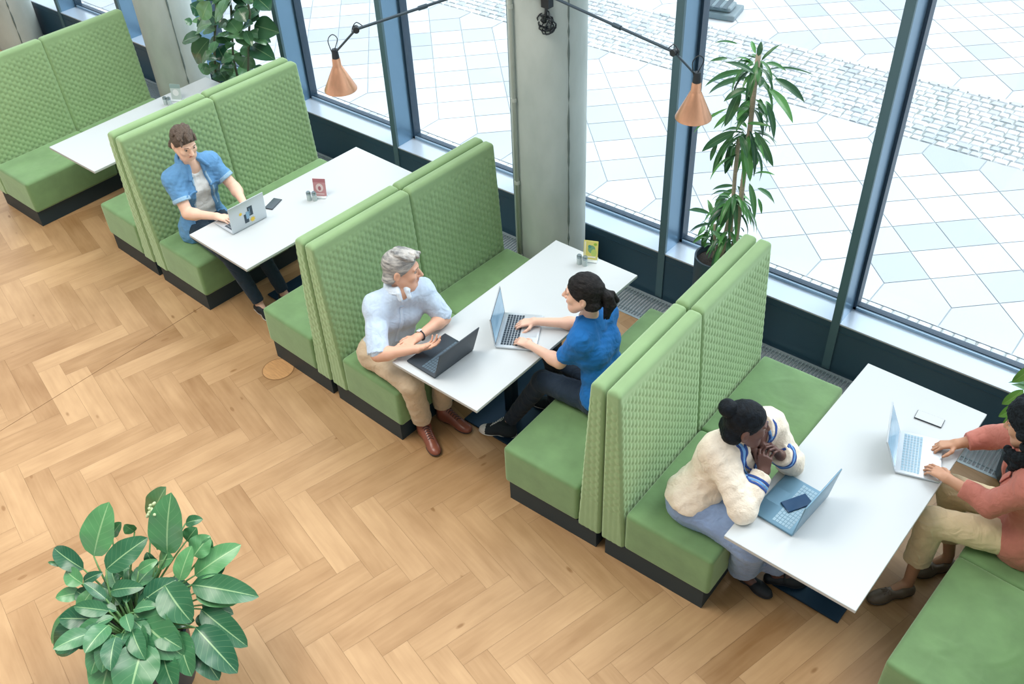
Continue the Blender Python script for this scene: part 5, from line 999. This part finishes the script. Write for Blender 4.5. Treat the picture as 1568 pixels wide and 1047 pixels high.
w_ = MB(); w_.tube([v - ROOT[p.t.name] for v in crv(S.project([p.nk - p.fwd * 0.05 + p.lat * 0.03, p.nk + p.lat * 0.075 + p.fwd * 0.02, p.nk + p.lat * 0.06 + p.fwd * 0.12 - p.up * 0.06, p.ch + p.fwd * 0.15]), 5)], 0.003, 6); w_.build('necklace_cord', M_blk, p.t, smooth=True)
S = Sdf(); S.cone(p.pv - p.hl * 0.085, p.pv + p.hl * 0.085, 0.118, k=0.05)
for a in 'LR': p.leg(S, a, 0.010, 0.98, True)
S.disp(wob(0.003, 55, 36)); S.build('jeans', fabric('navy_jeans', (26, 46, 66), bs=220), p.t, 0.006)
SNK = mat('black_canvas', (36, 48, 56), 0.8, bump=0.2, bscale=300); WHT = mat('white_rubber', (236, 236, 230), 0.6)
p.shoe('L', (.545, .515, 0), (.305, .405, 0), [SNK, WHT], WHT, shaft=0.10, lace=mat('white_laces', (236, 236, 234), 0.8), cap=0.05); p.shoe('R', (.66, .86, 0), (.40, .84, 0), [SNK, WHT], WHT, shaft=0.10, cap=0.05)

# ---- the woman in the cream sweater
p = Person('person', 'woman with a black hair bun in a cream v-neck sweater with blue stripes, hands clasped', dict(
    RS=(2.055, .335, 1.0), LS=(2.175, .650, 1.005), RE=(2.285, .225, .805), LE=(2.325, .665, .805), RW=(2.283, .42, .915), LW=(2.30, .555, .935),
    RH=(1.955, .315, .54), LH=(1.985, .495, .54), RK=(2.345, .275, .525), LK=(2.39, .46, .525), RA=(2.275, .40, .10), LA=(2.43, .515, .10), RT=(2.43, .40, .03), LT=(2.55, .57, .03), HC=(2.145, .412, 1.188)),
    (.75, .62, -.16), mat('skin_dark', (104, 74, 66), 0.45, var=0.04, sss=0.05), head=1.08, female=True, bulk=1.1, arm=1.05)
p.hand('R', (-.25, .35, .9), (-.3, .85, -.25), [(1.0, 1.1, .5), (1.05, 1.1, .5), (1.1, 1.1, .5), (1.15, 1.1, .5)], thumb=(.8, .5, .35), sc=0.92)
p.hand('L', (-.35, -.4, .85), (-.3, -.85, -.3), [(.8, .9, .5), (.85, .95, .5), (.9, 1.0, .5), (.95, 1.0, .5)], thumb=(.8, .5, .35), sc=0.92); p.body()
BLK = mat(spec=0.15, name='black_hair', rgb=(8, 12, 16), rough=0.55, rgb2=(22, 30, 38), vscale=40, bump=0.5, bscale=110)
p.brows(BLK, 0.0022); p.lips(mat('lip_dark', (116, 72, 70), 0.5))
def bun(S): S.ell(p.h(0.0, -0.108, 0.088), (0.050, 0.047, 0.046), (p.R, p.F, p.U), 0.006)
p.hair(BLK, g=0.009, seed=13, amp=0.002, freq=110, extra=bun, line=(0.028, 0.85), low=-0.07)
CRM = fabric('cream_knit', (240, 230, 212), bs=120, bump=0.35); NAVY = fabric('navy_stripe', (40, 78, 150), bs=150); SKY = fabric('sky_stripe', (112, 168, 226), bs=150)
S = Sdf(); p.torso(S, 0.022, 0.07); S.cone(p.pv - p.hl * 0.085 + UP * .03, p.pv + p.hl * 0.085 + UP * .03, 0.140, k=0.06)
for a in 'LR': p.arm_up(S, a, 0.027, 1.0, False, 0.045); p.arm_lo(S, a, 0.022, 0.0, 0.93, True, 0.03)
nk, fw, la, up = p.nk.copy(), p.fwd.copy(), p.lat.copy(), p.up.copy()
S.cone(nk + up * 0.0, nk + up * 0.14 + fw * 0.03, 0.064, 0.078, 0.01, 's')
def vneck(X, Y, Z):
    dx, dy, dz = X - nk[0], Y - nk[1], Z - nk[2]; l = dx * la[0] + dy * la[1] + dz * la[2]; f = dx * fw[0] + dy * fw[1] + dz * fw[2]; u = dx * up[0] + dy * up[1] + dz * up[2]
    return np.minimum(np.minimum(0.068 + u * 0.42 - np.abs(l), f - 0.01), 0.2)
S.cut(vneck); S.plane((0, 0, 0.585), -UP); S.disp(wob(0.006, 36, 48)); S.disp(wob(0.002, 80, 49)); sh = S.build('sweater', CRM, p.t, 0.0055)
for w, off, m in ((0.016, 0.022, NAVY), (0.018, 0.036, SKY), (0.016, 0.050, NAVY)):
    P = [nk + fw * 0.16 - up * (0.165 + off * 2.2)]
    side = lambda sg: [nk + fw * 0.12 + la * sg * (0.034 + off) - up * 0.08, nk + fw * 0.06 + la * sg * (0.062 + off) - up * 0.005, nk + la * sg * (0.07 + off) + up * 0.0 - fw * 0.02]
    bk = [nk - fw * (0.07 + off) + la * 0.03, nk - fw * (0.07 + off) - la * 0.03]
    p.ribbon(S, P + side(1) + bk + side(-1)[::-1] + P, w, m, 'neck_stripe', 0.001, sh, 0.16)
for a in 'LR':
    E_, Wr = p.J[a + 'E'], p.J[a + 'W']; d = nrm(Wr - E_); a1 = nrm(np.cross(d, UP + fw * 0.3)); a2 = np.cross(a1, d)
    for e, m in ((0.60, NAVY), (0.675, SKY), (0.75, NAVY)):
        c = E_ + (Wr - E_) * e; p.ribbon(S, [c + (a1 * math.cos(t) + a2 * math.sin(t)) * 0.05 for t in np.linspace(0, 2 * PI, 13)], 0.014, m, 'cuff_stripe', 0.001, sh, 0.16)
SKI = fabric('slate_blue_cloth', (132, 156, 194), bs=200)
S = Sdf(); S.cone(p.pv - p.hl * 0.09 - UP * .0, p.pv + p.hl * 0.09, 0.136, k=0.06)
for a in 'LR':
    j = p.J; S.cone(j[a + 'H'], j[a + 'K'], 0.115, 0.095, 0.06); q = Sdf(); p.limb(q, j[a + 'K'], j[a + 'A'] + V3([0, 0, 0]), 0.09, 0.088, 0, 0.82, 0.03, True); S.add(q, 0.05)
S.disp(wob(0.005, 34, 56)); S.disp(wob(0.002, 90, 57)); S.build('culottes', SKI, p.t, 0.0065)
MJ = mat('black_suede', (30, 38, 46), 0.6)
for a, hl_, to_ in (('R', (2.205, .425, 0), (2.475, .395, 0)), ('L', (2.375, .475, 0), (2.585, .60, 0))):
    o, Q = p.shoe(a, hl_, to_, MJ, MJ, low=0.16, wide=0.92); an = p.J[a + 'A']; d = nrm(V3(to_) - V3(hl_)); sd = np.cross(UP, d); b = MB()
    c = V3(hl_) + d * 0.115 + UP * 0.062; b.tube([v - ROOT[p.t.name] for v in crv([c - sd * 0.036 - UP * 0.02, c - sd * 0.02 + UP * 0.016, c + UP * 0.022, c + sd * 0.02 + UP * 0.016, c + sd * 0.036 - UP * 0.02], 5)], 0.005, 8); b.build('strap', MJ, o, smooth=True)

# ---- the person in the rust blazer
p = Person('person', 'person with long black curls in a rust pink blazer, typing on a laptop', dict(
    LS=(3.385, 1.0, 1.02), RS=(3.285, 1.40, 1.01), LE=(3.245, 1.0, .805), RE=(3.10, 1.435, .84), LW=(3.02, 1.03, .815), RW=(2.965, 1.315, .80),
    LH=(3.46, 1.12, .54), RH=(3.43, 1.30, .54), LK=(3.03, .955, .555), RK=(3.03, 1.235, .555), LA=(3.035, .905, .11), RA=(3.145, 1.195, .11), LT=(2.93, .74, .03), RT=(3.04, 1.08, .03), HC=(3.262, 1.165, 1.245)),
    (-.90, .06, -.36), mat('skin_olive', (196, 148, 118), 0.5, var=0.03, sss=0.06), head=1.06, female=True, arm=0.98)
p.hand('L', (-.93, .34, -.12), (.1, 0, -1), HALF, sc=0.95); p.hand('R', (-.78, -.55, -.12), (0.2, -.2, -1), [(.5, .8, .4)] * 4, sc=0.95); p.body()
CUR = mat(spec=0.15, name='black_curls', rgb=(8, 12, 15), rough=0.65, rgb2=(34, 42, 48), vscale=80, bump=0.8, bscale=120)
p.brows(CUR, 0.0022); p.lips(mat('lip_olive', (178, 116, 104), 0.5))
def curls(S):
    r = random.Random(12)
    for k in range(300):
        a = r.uniform(0, 2 * PI); u = r.uniform(-0.27, 0.13); top = u > 0.05; rad = 0.088 if top else 0.112; f = math.cos(a) * rad; x = math.sin(a) * rad * 0.92
        if f > (0.03 if u > -0.09 else 0.085) and u < 0.075: continue
        if u < -0.06 and f > -0.01 and abs(x) < 0.055: continue
        if u < -0.09: f += 0.02; x *= 1.08
        q = max(0.0, (u - 0.05) / 0.08); sc = math.sqrt(max(0.1, 1 - q * q * 0.8)); S.ball(p.h(x * sc, f * sc - 0.018, u), r.uniform(0.018, 0.030), 0.005)
p.hair(CUR, g=0.03, seed=17, amp=0.004, freq=140, extra=curls, line=(0.02, 0.8), low=-0.30)
TOP = fabric('dark_top', (34, 50, 60)); S = Sdf(); p.torso(S, 0.006); S.cone(p.nk, p.nk + p.up * 0.14 + p.fwd * 0.03, 0.06, 0.07, 0.01, 's'); S.ball(p.nk + p.fwd * 0.08 - p.up * 0.02, 0.05, 0.02, 's'); S.plane((0, 0, 0.5), -UP); S.build('top', TOP, p.t, 0.007)
RST = fabric('rust_blazer', (190, 118, 104), bs=240, bump=0.12)
S = Sdf(); p.torso(S, 0.022); S.cone(p.pv - p.hl * 0.09 - UP * .05, p.pv + p.hl * 0.09 - UP * .05, 0.135, k=0.05); S.cone(p.pv + p.hl * -0.1 + p.fwd * .05, p.pv - p.hl * -0.1 + p.fwd * .05, 0.12, k=.05)
for a in 'LR': p.arm_up(S, a, 0.022, 1.0, False, 0.03); p.arm_lo(S, a, 0.020, 0.0, 0.66 if a == 'L' else 0.72, True, 0.025)
nk, fw, la, up = p.nk.copy(), p.fwd.copy(), p.lat.copy(), p.up.copy(); S.cone(nk + up * 0.0, nk + up * 0.14 + fw * 0.03, 0.064, 0.08, 0.01, 's')
def front(X, Y, Z):
    dx, dy, dz = X - nk[0], Y - nk[1], Z - nk[2]; l = dx * la[0] + dy * la[1] + dz * la[2]; f = dx * fw[0] + dy * fw[1] + dz * fw[2]; u = dx * up[0] + dy * up[1] + dz * up[2]
    return np.minimum(0.05 + 0.03 * np.abs(u + 0.2) - np.abs(l), f - 0.05)
S.cut(front); S.plane((0, 0, 0.452), -UP); S.disp(wob(0.005, 36, 68)); S.disp(wob(0.002, 90, 69)); bz = S.build('blazer', RST, p.t, 0.006)
for sg in (-1, 1): p.ribbon(S, [nk - fw * 0.05 + la * sg * 0.055, nk + fw * 0.03 + la * sg * 0.075, nk + fw * 0.10 + la * sg * 0.075 - up * 0.08, nk + fw * 0.12 + la * sg * 0.066 - up * 0.2, nk + fw * 0.12 + la * sg * 0.06 - up * 0.3], 0.042, RST, 'lapel', 0.005, bz, 0.2)
KHA = fabric('khaki_trousers', (222, 202, 164), bs=200)
S = Sdf(); S.cone(p.pv - p.hl * 0.085, p.pv + p.hl * 0.085, 0.118, k=0.05)
for a in 'LR': p.leg(S, a, 0.015, 0.66 if a == 'L' else 0.72, True, 0.018)
S.disp(wob(0.004, 50, 76)); S.disp(wob(0.002, 120, 77)); S.build('trousers', KHA, p.t, 0.006)
LOAF = mat('taupe_leather', (110, 98, 84), 0.45, var=0.2, vscale=14); LSOL = mat('loafer_sole', (74, 70, 64), 0.6)
for a, hl_, to_ in (('L', (3.075, .925, 0), (2.90, .70, 0)), ('R', (3.19, 1.23, 0), (3.03, 1.02, 0))):
    o, Q = p.shoe(a, hl_, to_, LOAF, LSOL, low=0.13); d = nrm(V3(to_) - V3(hl_)); sd = np.cross(UP, d); c = V3(hl_) + d * 0.17 + UP * 0.07; b = MB()
    b.tube([v - ROOT[p.t.name] for v in crv(Q.project([c - sd * 0.035, c + UP * .02, c + sd * 0.035], 0.002), 4)], 0.007, 6, flat=0.5)
    for q in (-.012, 0, .012): b.tube([v - ROOT[p.t.name] for v in Q.project([c + sd * q * .3, c + d * 0.02 + sd * q, c + d * 0.035 + sd * q * 1.6], 0.003)], 0.003, 6)
    b.build('tassel', LOAF, o, smooth=True)
